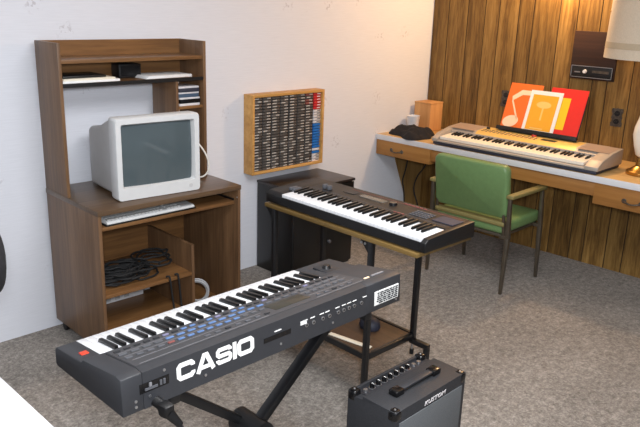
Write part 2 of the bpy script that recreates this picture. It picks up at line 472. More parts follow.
def chamfer(pts, c, closed=False):
    out = []; n = len(pts)
    for i, p in enumerate(pts):
        if not closed and i in (0, n-1): out.append(p); continue
        a = Vector(pts[i-1]); q = Vector(p); d = Vector(pts[(i+1) % n])
        out += [tuple(q+(a-q).normalized()*c), tuple(q+(d-q).normalized()*c)]
    return out
def ribbon(mb, pts, t, mtx, m, closed=False, th=0.0008):
    P = [Vector(p) for p in pts]; n = len(P); L = []; R = []
    for i in range(n):
        if closed or 0 < i < n-1:
            d0 = (P[i]-P[i-1]).normalized(); d1 = (P[(i+1) % n]-P[i]).normalized()
        else:
            d0 = d1 = (P[1]-P[0]).normalized() if i == 0 else (P[-1]-P[-2]).normalized()
        n0 = Vector((-d0.y, d0.x)); n1 = Vector((-d1.y, d1.x)); mm = (n0+n1).normalized()
        k = t/2/max(0.3, mm.dot(n0))
        L.append(P[i]+mm*k); R.append(P[i]-mm*k)
    for i in range(n if closed else n-1):
        j = (i+1) % n
        mb.prism([tuple(L[i]), tuple(L[j]), tuple(R[j]), tuple(R[i])], 'z', 0, th, m, mtx=mtx)

# ------------------------------------------------------------------ computer desk with hutch
DX, DY, DR = -3.1605, -0.030, -0.0197
def dw(x, y, z):
    c, s = math.cos(DR), math.sin(DR)
    return (DX+x*c-y*s, DY+x*s+y*c, z)
DW, DF, DT = 0.80, -0.5326, 0.7624
desk = thing('computer_desk', 'brown wood-grain computer desk with a tall hutch against the pale wall', 'desk', (DX, DY, 0), DR)
for x0 in (0.0, DW-0.017):
    b = MB(); b.box(x0, x0+0.017, DF, -0.005, 0.058, DT-0.0245, M['desk_wood'], 0.0012); b.build('side_panel', desk)
    b = MB(); b.box(x0, x0+0.016, -0.241, -0.005, DT, 1.4734, M['desk_wood'], 0.0012); b.build('hutch_side', desk)
b = MB(); b.box(-0.002, DW+0.002, DF-0.004, -0.002, DT-0.0245, DT, M['desk_top'], 0.002); b.build('desktop', desk)
b = MB(); b.box(0.017, DW-0.017, -0.020, -0.008, 0.128, DT-0.0245, M['desk_wood_lit_x']); b.build('back_panel', desk)
b = MB(); b.box(0.545, 0.562, -0.45, -0.020, 0.085, 0.465, M['desk_wood'], 0.001); b.build('divider', desk)
b = MB(); b.box(0.017, 0.545, -0.45, -0.020, 0.297, 0.315, M['desk_wood_lit_x'], 0.001); b.build('shelf', desk)
b = MB(); b.box(0.017, DW-0.017, -0.48, -0.020, 0.066, 0.085, M['desk_wood_lit_x'], 0.001); b.build('bottom_board', desk)
tray = MB(); tray.box(0.026, DW-0.026, -0.515, -0.12, 0.660, 0.677, M['desk_wood_lit_x'], 0.0012)
tray = tray.build('keyboard_tray', desk)
for x0 in (0.0175, DW-0.0255):
    b = MB(); b.box(x0, x0+0.008, -0.50, -0.13, 0.662, 0.686, M['black_metal']); b.build('tray_rail', tray)
for x, y in ((0.03, -0.05), (0.77, -0.05), (0.03, -0.49), (0.77, -0.49)):
    b = MB(); b.cyl((x-0.010, y, 0.022), (x+0.010, y, 0.022), 0.022, 0.022, M['black'], 18)
    b.box(x-0.013, x+0.013, y-0.016, y+0.016, 0.036, 0.058, M['black'], 0.003); b.build('caster', desk)
b = MB(); b.box(0.016, DW-0.016, -0.020, -0.008, 1.275, 1.4734, M['desk_wood_lit_x']); b.build('hutch_back', desk)
b = MB(); b.box(0.016, DW-0.016, -0.236, -0.020, 1.275, 1.291, M['desk_wood_lit_x'])
b.box(0.016, DW-0.016, -0.2385, -0.236, 1.274, 1.292, M['black']); b.build('hutch_shelf', desk)
b = MB(); b.box(0.016, DW-0.016, -0.236, -0.020, 1.382, 1.400, M['desk_wood_lit_x'], 0.001); b.build('top_board', desk)
b = MB(); b.box(0.614, 0.630, -0.236, -0.010, DT, 1.275, M['desk_wood'], 0.001); b.build('hutch_divider', desk)
b = MB(); b.box(0.630, 0.784, -0.230, -0.010, 1.128, 1.143, M['desk_wood_lit_x'], 0.001); b.build('small_shelf', desk)
b = MB()
for x in (0.776,):
    for z in (0.70,): b.cyl((x, -0.5335, z), (x, -0.5352, z), 0.004, 0.004, M['silver'], 10)
b.build('screw_cap', desk)

# things on the hutch shelf
ZS = 1.2925
o = MB(); o.box(-0.140, 0.143, -0.098, 0.085, 0, 0.011, M['paper'], 0.001); o.box(-0.138, 0.120, -0.096, 0.088, 0.011, 0.020, M['cream_paper'], 0.001)
tag(put(o.build('paper_stack'), dw(0.163, -0.135, ZS), DR), 'stack of white paper under a black folder on the left of the hutch shelf', 'paper')
o = MB(); o.box(-0.112, 0.105, -0.085, 0.078, 0, 0.011, M['black'], 0.003); o.box(-0.100, 0.106, -0.074, 0.074, 0.003, 0.008, M['paper'])
tag(put(o.build('folder'), dw(0.140, -0.127, ZS+0.0203), DR+0.03), 'black folder lying on the paper stack at the left of the hutch shelf', 'folder')
o = MB(); o.box(-0.061, 0.061, -0.040, 0.040, 0, 0.068, M['black'], 0.003)
o.box(-0.052, 0.052, -0.0408, -0.0395, 0.010, 0.058, M['black_gloss'])
tag(put(o.build('black_box'), dw(0.420, -0.090, ZS), DR), 'small black box standing in the middle of the hutch shelf', 'box')
o = MB()
for k in range(4): o.box(-0.14+0.004*k, 0.14-0.003*(k % 2), -0.085, 0.09-0.004*k, k*0.0035, (k+1)*0.0035-0.0003, M['paper'], 0.0008)
tag(put(o.build('loose_papers'), dw(0.585, -0.138, ZS), DR+0.05), 'low pile of loose white papers on the right of the hutch shelf', 'paper')
zc = 1.1435
cds = [('tape_white', 0.0130, 'white'), ('black_gloss', 0.0210, 'thick black'), ('tape_white', 0.0095, 'thin pale'), ('cd_blue', 0.0190, 'thick steel blue'), ('tape_white', 0.0085, 'thin white'), ('navy', 0.0190, 'dark navy'), ('tape_white', 0.0100, 'pale')]
place = ['at the very bottom of the stack', 'just above the bottom one', 'third from the bottom', 'in the middle of the stack', 'above the middle', 'second from the top', 'on top of the stack']
for k, (mn, h, cn) in enumerate(cds):
    o = MB(); o.box(-0.062, 0.062, -0.070, 0.062, 0, h-0.0007, M[mn], 0.0008)
    tag(put(o.build('cd_case'), dw(0.708+random.uniform(-.005, .005), -0.150+random.uniform(-.006, .006), zc), DR),
        '%s disc case, %s in the right hutch cubby' % (cn, place[k]), 'disc case', 'disc cases in the hutch cubby')
    zc += h

# ------------------------------------------------------------------ CRT monitor
mon = thing('computer_monitor', 'boxy off-white CRT monitor with a dark screen on the brown desk', 'monitor', dw(0.3645, -0.471, DT+0.001), DR-0.072)
tilt = Matrix.Identity(4)
W2, H = 0.2195, 0.388
def rounded_rect(w, z0, z1, r, n=5):
    pts = []
    for cx, cz, a0 in ((w-r, z1-r, 0), (-w+r, z1-r, PI/2), (-w+r, z0+r, PI), (w-r, z0+r, 1.5*PI)):
        for k in range(n+1):
            a = a0+PI/2*k/n; pts.append((cx+r*math.cos(a), cz+r*math.sin(a)))
    return pts
def loft(mb, rings, m, cap0=True, cap1=True, mtx=None):
    tb = bmesh.new(); R = [[tb.verts.new(p) for p in r] for r in rings]
    n = len(R[0])
    for a, c in zip(R, R[1:]):
        for i in range(n): tb.faces.new((a[i], a[(i+1) % n], c[(i+1) % n], c[i]))
    if cap0: tb.faces.new(R[0])
    if cap1: tb.faces.new(R[-1][::-1])
    bmesh.ops.recalc_face_normals(tb, faces=tb.faces)
    mb._merge(tb, m, mtx)
b = MB()
outer = rounded_rect(W2, 0.002, H, 0.016); inner = rounded_rect(W2-0.034, 0.062, H-0.034, 0.010)
loft(b, [[(x*0.985, 0.075, z) for x, z in outer], [(x, 0.060, z) for x, z in outer], [(x, 0.008, z) for x, z in outer], [(x*0.985, 0.0, 0.003+(z-0.003)*0.985) for x, z in outer],
         [(x, 0.0, z) for x, z in rounded_rect(W2-0.028, 0.056, H-0.028, 0.011)], [(x, 0.012, z) for x, z in inner], [(x*0.98, 0.030, z) for x, z in inner]], M['beige'], True, False, tilt)
b.build('bezel', mon)
b = MB()
NX, NZ = 14, 12; tb = bmesh.new(); g = []
for j in range(NZ+1):
    row = []
    for i in range(NX+1):
        u = -1+2*i/NX; v = -1+2*j/NZ
        row.append(tb.verts.new((u*(W2-0.032), 0.010+0.012*u*u+0.006*v*v, 0.208+v*0.150)))
    g.append(row)
for j in range(NZ):
    for i in range(NX): tb.faces.new((g[j][i], g[j][i+1], g[j+1][i+1], g[j+1][i]))
b._merge(tb, M['screen'], tilt); b.build('screen', mon, 80)
b = MB()
def ring(w, z0, z1, y): return [(x, y, z) for x, z in rounded_rect(w, z0, z1, 0.025)]
loft(b, [ring(0.206, 0.014, 0.374, 0.062), ring(0.203, 0.012, 0.364, 0.14), ring(0.193, 0.006, 0.322, 0.25), ring(0.188, 0.004, 0.300, 0.372)], M['beige_side'], True, True)
for k in range(9): b.box(-0.11, 0.11, 0.15+k*0.011, 0.156+k*0.011, 0.325-0.0045*k, 0.3585-0.0047*k, M['beige_side'])
b.build('housing', mon)
b = MB(); b.lathe([(0.125, 0), (0.130, 0.003), (0.10, 0.006), (0.07, 0.012)], (0, 0.18, 0), M['beige_side'], 28); b.build('stand_base', mon)
b = MB(); b.cyl((0.165, -0.001, 0.030), (0.165, 0.012, 0.030), 0.010, 0.010, M['beige_side'], 16); bt = b.build('power_button', mon)
b = MB(); b.cyl((0.0, 0.032, H-0.012), (0.0, 0.037, H-0.012), 0.003, 0.003, M['grey_print'], 8); b.build('logo_dot', mon)
o = MB()
p = [dw(x, y, z) for x, y, z in ((0.600, -0.20, 1.02), (0.690, -0.26, 0.99), (0.745, -0.31, 0.90), (0.752, -0.33, 0.82), (0.725, -0.32, 0.775), (0.69, -0.28, 0.7685), (0.655, -0.18, 0.7675))]
p[0] = dw(0.585, -0.22, 1.00)
o.tube(p, 0.0045, M['cord_white'], 8, smooth=3)
o = o.build('monitor_cable'); tag(o, 'white cable looping down beside the CRT monitor onto the desk top', 'cable')

# computer keyboard on the tray
kb = thing('computer_keyboard', 'pale grey computer keyboard on the pull-out tray below the monitor', 'keyboard', dw(0.290, -0.434, 0.6855), DR+0.01)
b = MB(); b.prism([(-0.078, 0), (0.078, 0), (0.078, 0.024), (-0.070, 0.013), (-0.078, 0.009)], 'x', -0.238, 0.238, M['beige'], 0.002); b.build('case', kb)
b = MB(); b.box(-0.0075, 0.0075, -0.0075, 0.0075, 0, 0.008, M['key_grey'], 0.0015)
k0 = None; count = 0
slope = 0.011/0.148
for r in range(5):
    for c in range(19):
        x = -0.222+c*0.0196
        if c >= 15: x += 0.022
        y = -0.058+r*0.025
        z = 0.013+(y+0.07)*slope
        if k0 is None: k0 = b.build('key', kb); k0.location = (x, y, z); k0.rotation_euler = (math.atan(slope), 0, 0); k0.scale = (1.1, 1.35, 1)
        else: instance(k0, 'key', kb, (x, y, z))

o = MB(); o.box(-0.245, 0.245, -0.079, 0.085, 0, 0.0072, M['black'], 0.002)  # black sheet in place of the shade between keyboard and tray
tag(put(o.build('keyboard_shade_strip'), dw(0.292, -0.433, 0.6776), DR+0.01), 'thin black sheet standing in for the shade under the pale grey computer keyboard', 'shade strip')
o = MB(); o.box(-0.22, 0.225, -0.020, 0.020, 0, 0.040, M['white_plastic'], 0.004)
for k in range(6): o.box(-0.17+k*0.055, -0.14+k*0.055, -0.0204, -0.019, 0.012, 0.030, M['beige_side'])
tag(put(o.build('white_bar'), dw(0.252, -0.048, 0.0855), DR), 'long white bar lying at the back of the lower left desk bay', 'bar')
# black cable tangle on the desk shelf + hanging cables + grey coil
rnd = random.Random(11)
o = MB()
for k in range(24):
    cx, cy = 0.28+rnd.uniform(-.16, .17), -0.27+rnd.uniform(-.08, .05); rx, ry = rnd.uniform(.06, .13), rnd.uniform(.04, .10)
    cx = min(max(cx, 0.035+rx), 0.525-rx); cy = max(min(cy, -0.04-ry), -0.425+ry)
    ph = rnd.uniform(0, 6); n = 16; zb = 0.321+k*0.0026
    pts = [(cx+rx*math.cos(ph+2*PI*i/n)*(1+.12*math.sin(3*i+k)), cy+ry*math.sin(ph+2*PI*i/n), zb+0.010*math.sin(2*i*.8+k)**2) for i in range(n)]
    o.tube(pts, 0.0052, M['cord_black'], 6, True, 1)
o = tag(put(o.build('cable_tangle'), (DX, DY, 0), DR), 'heap of tangled black cables on the left shelf inside the computer desk', 'cables')
for k, (x, dx, z1, mn, lab) in enumerate(((0.455, 0.01, 0.13, 'cord_black', 'black cable hanging over the desk shelf edge nearest the divider'), (0.405, 0.012, 0.15, 'cord_black', 'black cable with a grey plug hanging off the desk shelf, left of another'))):
    o = MB()
    o.tube([(x-0.012, -0.445, 0.326), (x-0.005, -0.452, 0.330), (x, -0.4565, 0.330), (x+0.002, -0.462, 0.30), (x+dx, -0.459, 0.22), (x+dx*1.6, -0.462, z1)], 0.005, M[mn], 8, smooth=2)
    o.cyl((x+dx*1.6, -0.462, z1), (x+dx*1.6+0.004, -0.463, z1-0.04), 0.0075, 0.0065, M['cord_grey'], 10)
    tag(put(o.build('hanging_cable'), (DX, DY, 0), DR), lab, 'cable', 'cables hanging from the desk shelf')
o = MB()
for k in range(7):
    R = 0.064-0.005*(k % 3); n = 22; off = 0.0075*k
    pts = [(0.625+off*.4+R*0.72*math.cos(2*PI*i/n+k), -0.375-R*0.66*math.cos(2*PI*i/n+k)+off*.5, 0.158+(R+0.006*(k%2))*math.sin(2*PI*i/n+k)) for i in range(n)]
    o.tube(pts, 0.0042, M['cord_grey'], 6, True)
tag(put(o.build('cable_coil'), (DX, DY, 0), DR), 'coil of light grey cable standing right of the desk divider', 'cable')

# ------------------------------------------------------------------ cassette rack on the wall
rx0, rx1, ry, rz0, rz1 = -1.878, -1.260, -0.0876, 0.6424, 1.1369
rack = thing('cassette_rack', 'shallow pine wall rack full of cassettes above the black cabinet', 'rack', ((rx0+rx1)/2, 0, rz0))
hw = (rx1-rx0)/2; hh = rz1-rz0; t = 0.017
for s in (-1, 1):
    b = MB(); x = s*(hw-t/2); b.box(x-t/2, x+t/2, ry, -0.002, 0, hh, M['pine'], 0.0012); b.build('side_board', rack)
for z in (0, hh-t):
    b = MB(); b.box(-hw+t, hw-t, ry, -0.002, z, z+t, M['pine'], 0.0012); b.build('rail_board', rack)
b = MB(); b.box(-hw+t, hw-t, -0.010, -0.003, t, hh-t, M['rack_back']); b.build('back_board', rack)
NCOL, NROW = 8, 25
iw = 2*hw-2*t; ch = (hh-2*t)/NROW; cw = iw/NCOL
for c in range(NCOL+1):
    if 0 < c < NCOL:
        b = MB(); x = -hw+t+c*cw; b.box(x-0.0018, x+0.0018, -0.070, -0.010, t, hh-t, M['rack_back']); b.build('partition', rack)
def tape(main, label, flip):
    b = MB(); w = cw-0.010
    b.box(-w/2, w/2, 0.0, 0.062, 0.0, ch-0.0045, M[main], 0.0008)
    if label:
        x0, x1 = (-w/2+0.004, w*0.10) if flip else (-w*0.02, w/2-0.004)
        b.box(x0, x1, -0.0006, 0.001, 0.0055, ch-0.0065, M[label])
    return b.build('cassette')
cols = ['leftmost column', 'second column from the left', 'third column from the left', 'fourth column from the left', 'fifth column from the left', 'third column from the right', 'second column from the right', 'rightmost column']
protos = {}
rnd = random.Random(5)
for c in range(NCOL):
    for r in range(NROW):
        top = NROW-1-r
        if c == 7:
            if r < 6: kind = ('tape_red', 'tape_white', False); cn = 'red'
            elif r < 11: kind = ('tape_white', 'tape_grey', False); cn = 'white'
            elif r < 19: kind = ('tape_blue', None, False); cn = 'blue'
            elif r < 22: kind = ('tape_blue' if r % 2 else 'tape_white', None, False); cn = 'blue' if r % 2 else 'white'
            else: kind = ('tape_white', 'tape_grey', False); cn = 'white'
            if cn == 'white': cn = 'upper white' if r < 12 else 'lower white'
            if cn == 'blue': cn = 'blue'
        else:
            q = rnd.random()
            if q < 0.76: kind = ('tape_dark', 'tape_label', c % 2 == 0)
            elif q < 0.94: kind = ('tape_grey', 'tape_label', c % 2 == 1)
            else: kind = ('tape_dark', None, False)
            if c == 6 and r < 5 and q > 0.3: kind = ('rose', 'tape_label', False)
            cn = {'tape_dark': 'smoky dark', 'tape_grey': 'grey', 'rose': 'dull red'}[kind[0]]
            if kind[0] == 'tape_dark' and kind[1]: cn = 'dark pale-labelled'
        if kind in protos:
            o = protos[kind].copy(); COL.objects.link(o)
        else:
            o = tape(*kind); protos[kind] = o
        x = (rx0+rx1)/2-hw+t+(c+0.5)*cw
        o.location = (x, -0.0745+rnd.uniform(-.003, .003), rz0+t+top*ch+0.0002)
        o.rotation_euler = (0, 0, 0)
        tag(o, '%s cassette in the %s of the pine wall rack' % (cn, cols[c]), 'cassette', '%s cassettes in the %s' % (cn, cols[c]))

# ------------------------------------------------------------------ black cabinet
cab = thing('storage_cabinet', 'low black two-door cabinet against the pale wall below the cassette rack', 'cabinet', (-1.505, -0.19, 0))
b = MB(); b.box(-0.27, 0.27, -0.155, 0.175, 0.0, 0.570, M['cabinet'], 0.002); b.build('carcass', cab)
b = MB(); b.box(-0.273, 0.273, -0.178, 0.178, 0.570, 0.587, M['cabinet_top'], 0.002); b.build('top', cab)
for s in (-1, 1):
    b = MB(); b.box(min(s*0.268, s*0.002), max(s*0.268, s*0.002), -0.173, -0.156, 0.02, 0.564, M['cabinet'], 0.002); d = b.build('door', cab)
    b = MB(); b.lathe([(0.006, 0), (0.006, 0.010), (0.012, 0.014), (0.011, 0.022), (0.004, 0.025)], (0, 0, 0), M['grey_btn'], 14)
    k = b.build('knob', d); k.location = (s*0.035, -0.173, 0.20); k.rotation_euler = (PI/2, 0, 0)

# ------------------------------------------------------------------ wall counter
cnt = thing('wall_counter', 'long tan counter with a white front edge along the paneled wall', 'counter', (0, -1.3, 0))
Y1, Y0 = 1.297, -1.45
b = MB(); b.box(-0.600, -0.002, Y0, Y1, 0.722, 0.760, M['counter_top'], 0.001); b.build('worktop', cnt)
b = MB(); b.box(-0.606, -0.600, Y0, Y1, 0.7215, 0.7605, M['white_lam'], 0.0015); b.build('edge_strip', cnt)['label'] = 'white laminate front edge'
b = MB(); b.box(-0.590, -0.574, -0.39, 0.80, 0.637, 0.722, M['drawer'], 0.001); b.build('apron', cnt)
def handle(parent, loc):
    b = MB(); b.tube([(0, 0.048, 0), (-0.012, 0.040, -0.002), (-0.020, 0.018, -0.008), (-0.021, 0, -0.010), (-0.020, -0.018, -0.008), (-0.012, -0.040, -0.002), (0, -0.048, 0)], 0.0048, M['iron'], 8, smooth=1)
    for s in (-1, 1): b.lathe([(0.016, -0.0), (0.016, 0.003), (0.006, 0.007)], (0, 0, 0), M['iron'], 10) if False else b.cyl((0, s*0.048, 0), (-0.004, s*0.048, 0), 0.015, 0.011, M['iron'], 10)
    h = b.build('handle', parent); h.location = loc
b = MB(); b.box(-0.602, -0.16, 0.80, Y1-0.004, 0.611, 0.7213, M['drawer'], 0.0015); d = b.build('drawer', cnt); handle(d, (-0.602, 1.10, 0.660))
b = MB(); b.box(-0.602, -0.16, -0.95, -0.39, 0.595, 0.7213, M['drawer'], 0.0015); d = b.build('drawer', cnt); handle(d, (-0.602, -0.62, 0.648))
b = MB(); b.prism([(-0.47, 0.722), (-0.004, 0.722), (-0.004, 0.0), (-0.14, 0.0), (-0.205, 0.17), (-0.243, 0.276), (-0.324, 0.444), (-0.372, 0.554), (-0.41, 0.62)], 'y', 1.290, Y1-0.001, M['panel_side']); b.build('end_panel', cnt)

# ------------------------------------------------------------------ digital piano on the counter
RP = -PI/2
pn = thing('digital_piano', 'silver and gold digital piano with cream keys lying on the wall counter', 'digital piano', (-0.604, -1.10, 0.7612), RP)
PW = 0.595
prof_end = [(0.0, 0.024), (0.345, 0.024), (0.345, 0.120), (0.20, 0.108), (0.062, 0.078), (0.0, 0.046)]
b = MB(); b.box(-PW+0.01, PW-0.01, 0.006, 0.335, 0.004, 0.024, M['navy'], 0.002); b.build('base', pn)['label'] = 'dark blue base strip'
b = MB()
b.prism(prof_end, 'x', -PW, -0.552, M['silver_plastic'], 0.003)
b.prism(prof_end, 'x', 0.512, PW, M['silver_plastic'], 0.003)
b.box(-0.552, 0.512, 0.0, 0.022, 0.024, 0.036, M['silver_plastic'], 0.003)
b.prism([(0.022, 0.024), (0.345, 0.024), (0.345, 0.120), (0.20, 0.108), (0.172, 0.088), (0.170, 0.046), (0.022, 0.040)], 'x', -0.552, 0.512, M['silver_plastic'])
b.build('body', pn)
b = MB()
b.prism([(0.175, 0.0905), (0.20, 0.1090), (0.338, 0.1205), (0.338, 0.1175), (0.20, 0.105), (0.18, 0.088)], 'x', -0.36, 0.36, M['gold_plastic']); b.build('control_panel', pn)['label'] = 'champagne gold control panel'
for s in (-1, 1):
    b = MB(); x0, x1 = sorted((s*0.375, s*0.575))
    b.prism([(0.180, 0.1065), (0.20, 0.1090), (0.338, 0.1205), (0.338, 0.1185), (0.20, 0.107)], 'x', x0, x1, M['mauve_plastic']); b.build('speaker_grille', pn)['label'] = 'mauve speaker grille'
make_keys(pn, -0.545, 1.040/45, 45, 2, 0.026, 0.060, 0.145, 0.012, M['piano_key'], 0.072)
b = MB(); b.prism([(0.225, 0.1108), (0.265, 0.1142), (0.265, 0.1165), (0.225, 0.1130)], 'x', 0.10, 0.20, M['lcd']); b.build('display', pn)
def on_panel(y): return 0.109+(y-0.20)*(0.0115/0.138)
bb = MB(); bb.box(-0.008, 0.008, -0.004, 0.004, 0, 0.003, M['grey_btn'], 0.001); btn = None
for r in range(3):
    for c in range(14):
        x = -0.33+c*0.03
        if x > 0.07: x += 0.10
        if x > 0.345: continue
        y = 0.215+r*0.022
        if btn is None: btn = bb.build('button', pn); btn.location = (x, y, on_panel(y))
        else: instance(btn, 'button', pn, (x, y, on_panel(y)))
b = MB(); b.cyl((0.02, 0.29, on_panel(.29)), (0.02, 0.29, on_panel(.29)+0.010), 0.018, 0.016, M['red_btn'], 20); b.build('dial', pn)
b = MB(); b.cyl((-0.33, 0.29, on_panel(.29)), (-0.33, 0.29, on_panel(.29)+0.012), 0.013, 0.011, M['black'], 20); b.build('volume_knob', pn)
# music rest, leaning back
LEAN = math.atan2(0.10, 0.28)
def rest_m(): return Matrix.Translation((0, 0.318, 0.117)) @ Matrix.Rotation(-LEAN, 4, 'X')
b = MB(); b.box(-0.262, 0.300, -0.004, 0.004, 0.0, 0.30, M['black'], 0.002, mtx=rest_m())
b.box(-0.272, 0.308, -0.030, 0.004, 0.016, 0.024, M['black'], 0.002, mtx=rest_m())
b.box(-0.272, 0.308, -0.033, -0.030, 0.0, 0.028, M['black'], 0.002, mtx=rest_m()); b.build('music_rest', pn)
PM = Matrix.Translation((-0.604, -1.10, 0.7612)) @ Matrix.Rotation(RP, 4, 'Z') @ rest_m()
def book(name, label, x0, x1, z0, z1, yb, th, m, deco):
    """A thin book leaning on the music rest; its own empty at the base with cover, pages, prints."""
    root = tag(empty(name, (0, 0, 0)), label, 'book')
    root.matrix_world = PM @ Matrix.Translation(((x0+x1)/2, yb, z0))
    w = (x1-x0)/2; h = z1-z0
    b = MB(); b.box(-w, w, -th, -th+0.0008, 0, h, m); b.box(-w, w, -0.0008, 0, 0, h, m); b.build('cover', root)
    b = MB(); b.box(-w+0.001, w-0.002, -th+0.0009, -0.0009, 0.001, h-0.002, M['cream_paper']); b.build('pages', root)
    if deco: deco(root, w, h, -th-0.0006)
    return root
def deco_orange(root, w, h, y):
    b = MB()
    b.prism([(-w*.72, h*.70), (-w*.2, h*.86), (w*.5, h*.86), (w*.5, h*.76), (-w*.1, h*.75), (-w*.66, h*.60)], 'y', y, y+0.0005, M['peach'])
    b.prism([(-w*.68, h*.60), (-w*.60, h*.62), (-w*.05, h*.22), (-w*.13, h*.20)], 'y', y, y+0.0005, M['peach'])
    pts = [(-w*.45+w*.48*math.cos(a*PI/10)*1.0, h*.15+h*.13*math.sin(a*PI/10)+0.03*h*math.cos(a*PI/10)) for a in range(20)]
    b.prism(pts, 'y', y, y+0.0005, M['peach']); b.build('cover_print', root)
def deco_yellow(root, w, h, y):
    b = MB(); b.box(-w*.80, w*.80, y, y+0.0005, h*.03, h*.90, M['yellow']); b.build('cover_panel', root)
    b = MB()
    pts = [(w*.46*math.cos(a*PI/10), h*.66+h*.085*math.sin(a*PI/10)) for a in range(20)]
    b.prism(pts, 'y', y-0.0003, y+0.0002, M['pale_amber'])
    b.box(-w*.05, w*.05, y-0.0003, y+0.0002, h*.28, h*.58, M['pale_amber']); b.build('cover_print', root)
    b = MB(); b.box(-w*.5, w*.3, y-0.0003, y+0.0002, h*.06, h*.09, M['pale_amber']); b.build('cover_print', root)
def deco_red(root, w, h, y):
    b = MB(); b.box(-w*.80, w*.18, y, y+0.0005, h*.12, h*.80, M['lemon']); b.build('cover_panel', root)
book('music_book', 'orange music book with pale shapes at the left of the piano rest', -0.258, -0.02, 0.0245, 0.336, -0.0048, 0.006, M['orange'], deco_orange)
book('music_book', 'red music book with a yellow panel at the right of the piano rest', 0.045, 0.296, 0.0245, 0.334, -0.0048, 0.006, M['red'], deco_red)
book('music_book', 'amber music book with a white border leaning in front of two others', -0.092, 0.136, 0.0245, 0.300, -0.0125, 0.005, M['paper'], deco_yellow)

# ------------------------------------------------------------------ things at the counter's corner
bx = thing('wooden_box', 'upright tan wooden box in the corner on the wall counter', 'box', (-0.125, -0.115, 0.761))
b = MB(); b.box(-0.080, 0.080, -0.075, 0.075, 0, 0.205, M['tan_box'], 0.002); b.build('body', bx)
b = MB(); b.box(-0.082, 0.082, -0.077, 0.077, 0.205, 0.217, M['tan_box'], 0.002); b.build('lid', bx)
cd = thing('white_cup', 'small white plastic cup in front of the tan wooden box', 'cup', (-0.275, -0.085, 0.761))
b = MB(); b.lathe([(0.040, 0), (0.043, 0.004), (0.050, 0.113), (0.052, 0.116), (0.048, 0.116), (0.040, 0.008), (0.002, 0.006)], (0, 0, 0), M['white_plastic'], 24); b.build('body', cd)
def cloth_heap():
    NXX, NYY = 26, 20; tb = bmesh.new(); rows = []
    rr = random.Random(4); ph = [rr.uniform(0, 6) for _ in range(8)]
    for j in range(NYY+1):
        row = []
        for i in range(NXX+1):
            u = -1+2*i/NXX; v = -1+2*j/NYY
            rad = min(1, math.sqrt(u*u+v*v))
            a = math.atan2(v, u); k = 1+0.16*math.sin(3*a+ph[0])+0.10*math.sin(5*a+ph[1])
            m_ = max(abs(u), abs(v)) or 1; sc = m_/math.hypot(u, v) if (u or v) else 1
            x = u*sc*0.150*k; y = v*sc*0.185*k
            rr_ = math.hypot(u*sc, v*sc)
            z = 0.072*(max(0, 1-rr_**2))**0.6*(0.75+0.25*math.sin(7*u+ph[2])*math.cos(6*v+ph[3])+0.25*math.sin(11*v+4*u+ph[4]))+0.004
            row.append(tb.verts.new((x, y, max(0.0035, z))))
        rows.append(row)
    for j in range(NYY):
        for i in range(NXX): tb.faces.new((rows[j][i], rows[j][i+1], rows[j+1][i+1], rows[j+1][i]))
    bound = [v for v in tb.verts if v.is_boundary]
    r = bmesh.ops.extrude_edge_only(tb, edges=[e for e in tb.edges if e.is_boundary])
    for v in [g for g in r['geom'] if isinstance(g, bmesh.types.BMVert)]: v.co.z = 0
    bmesh.ops.recalc_face_normals(tb, faces=tb.faces)
    b = MB(); b._merge(tb, M['black_cloth']); return b.build('black_cloth', None, 60)
tag(put(cloth_heap(), (-0.440, -0.215, 0.7608), -0.45), 'crumpled black cloth heaped at the left end of the wall counter', 'cloth')
for pts, lab in ((((-0.33, -0.11, 0.6105), (-0.33, -0.105, 0.548), (-0.33, -0.085, 0.441), (-0.33, -0.061, 0.372), (-0.33, -0.087, 0.296), (-0.33, -0.10, 0.15), (-0.33, -0.12, 0.006)), 'thin black cable dangling under the left counter drawer, nearer the pale wall'),
                 (((-0.30, -0.28, 0.6105), (-0.30, -0.272, 0.565), (-0.30, -0.24, 0.497), (-0.30, -0.18, 0.424), (-0.30, -0.147, 0.31), (-0.30, -0.21, 0.2), (-0.29, -0.22, 0.006)), 'thin black cable dangling under the left counter drawer, nearer the green chair')):
    o = MB(); o.tube(pts, 0.005, M['cord_black'], 8, smooth=2)
    tag(o.build('dangling_cable'), lab, 'cable', 'cables under the counter')

# ------------------------------------------------------------------ table lamp
LX, LY, LZ = -0.345, -1.845, 0.7612
lamp = thing('table_lamp', 'table lamp with a big cream drum shade and brass foot on the counter', 'lamp', (LX, LY, LZ))
b = MB(); b.lathe([(0.078, 0), (0.082, 0.005), (0.082, 0.020), (0.076, 0.026), (0.064, 0.027), (0.052, 0.040), (0.034, 0.052), (0.026, 0.10)], (0, 0, 0), M['brass'], 40); b.build('foot', lamp)['label'] = 'round brass foot'
b = MB(); b.lathe([(0.020, 0.10), (0.045, 0.12), (0.060, 0.17), (0.074, 0.235), (0.070, 0.28), (0.056, 0.33), (0.045, 0.38), (0.026, 0.42), (0.02, 0.46)], (0, 0, 0), M['white_glass'], 14); b.build('body', lamp)['label'] = 'white ceramic body'
b = MB(); b.cyl((0, 0, 0.46), (0, 0, 0.70), 0.008, 0.008, M['brass'], 12); b.cyl((0, 0, 0.66), (0, 0, 0.735), 0.018, 0.018, M['brass'], 14); b.build('socket', lamp)
b = MB()
RB, RT, ZB, ZT = 0.298, 0.288, 0.672, 1.06
b.lathe([(RB, ZB), (RT, ZT), (RT-0.003, ZT), (RB-0.003, ZB), (RB, ZB)], (0, 0, 0), M['shade'], 56, False); shd = b.build('lamp_shade', lamp)
b = MB(); f = lambda z: RB+(RT-RB)*(z-ZB)/(ZT-ZB)+0.0012
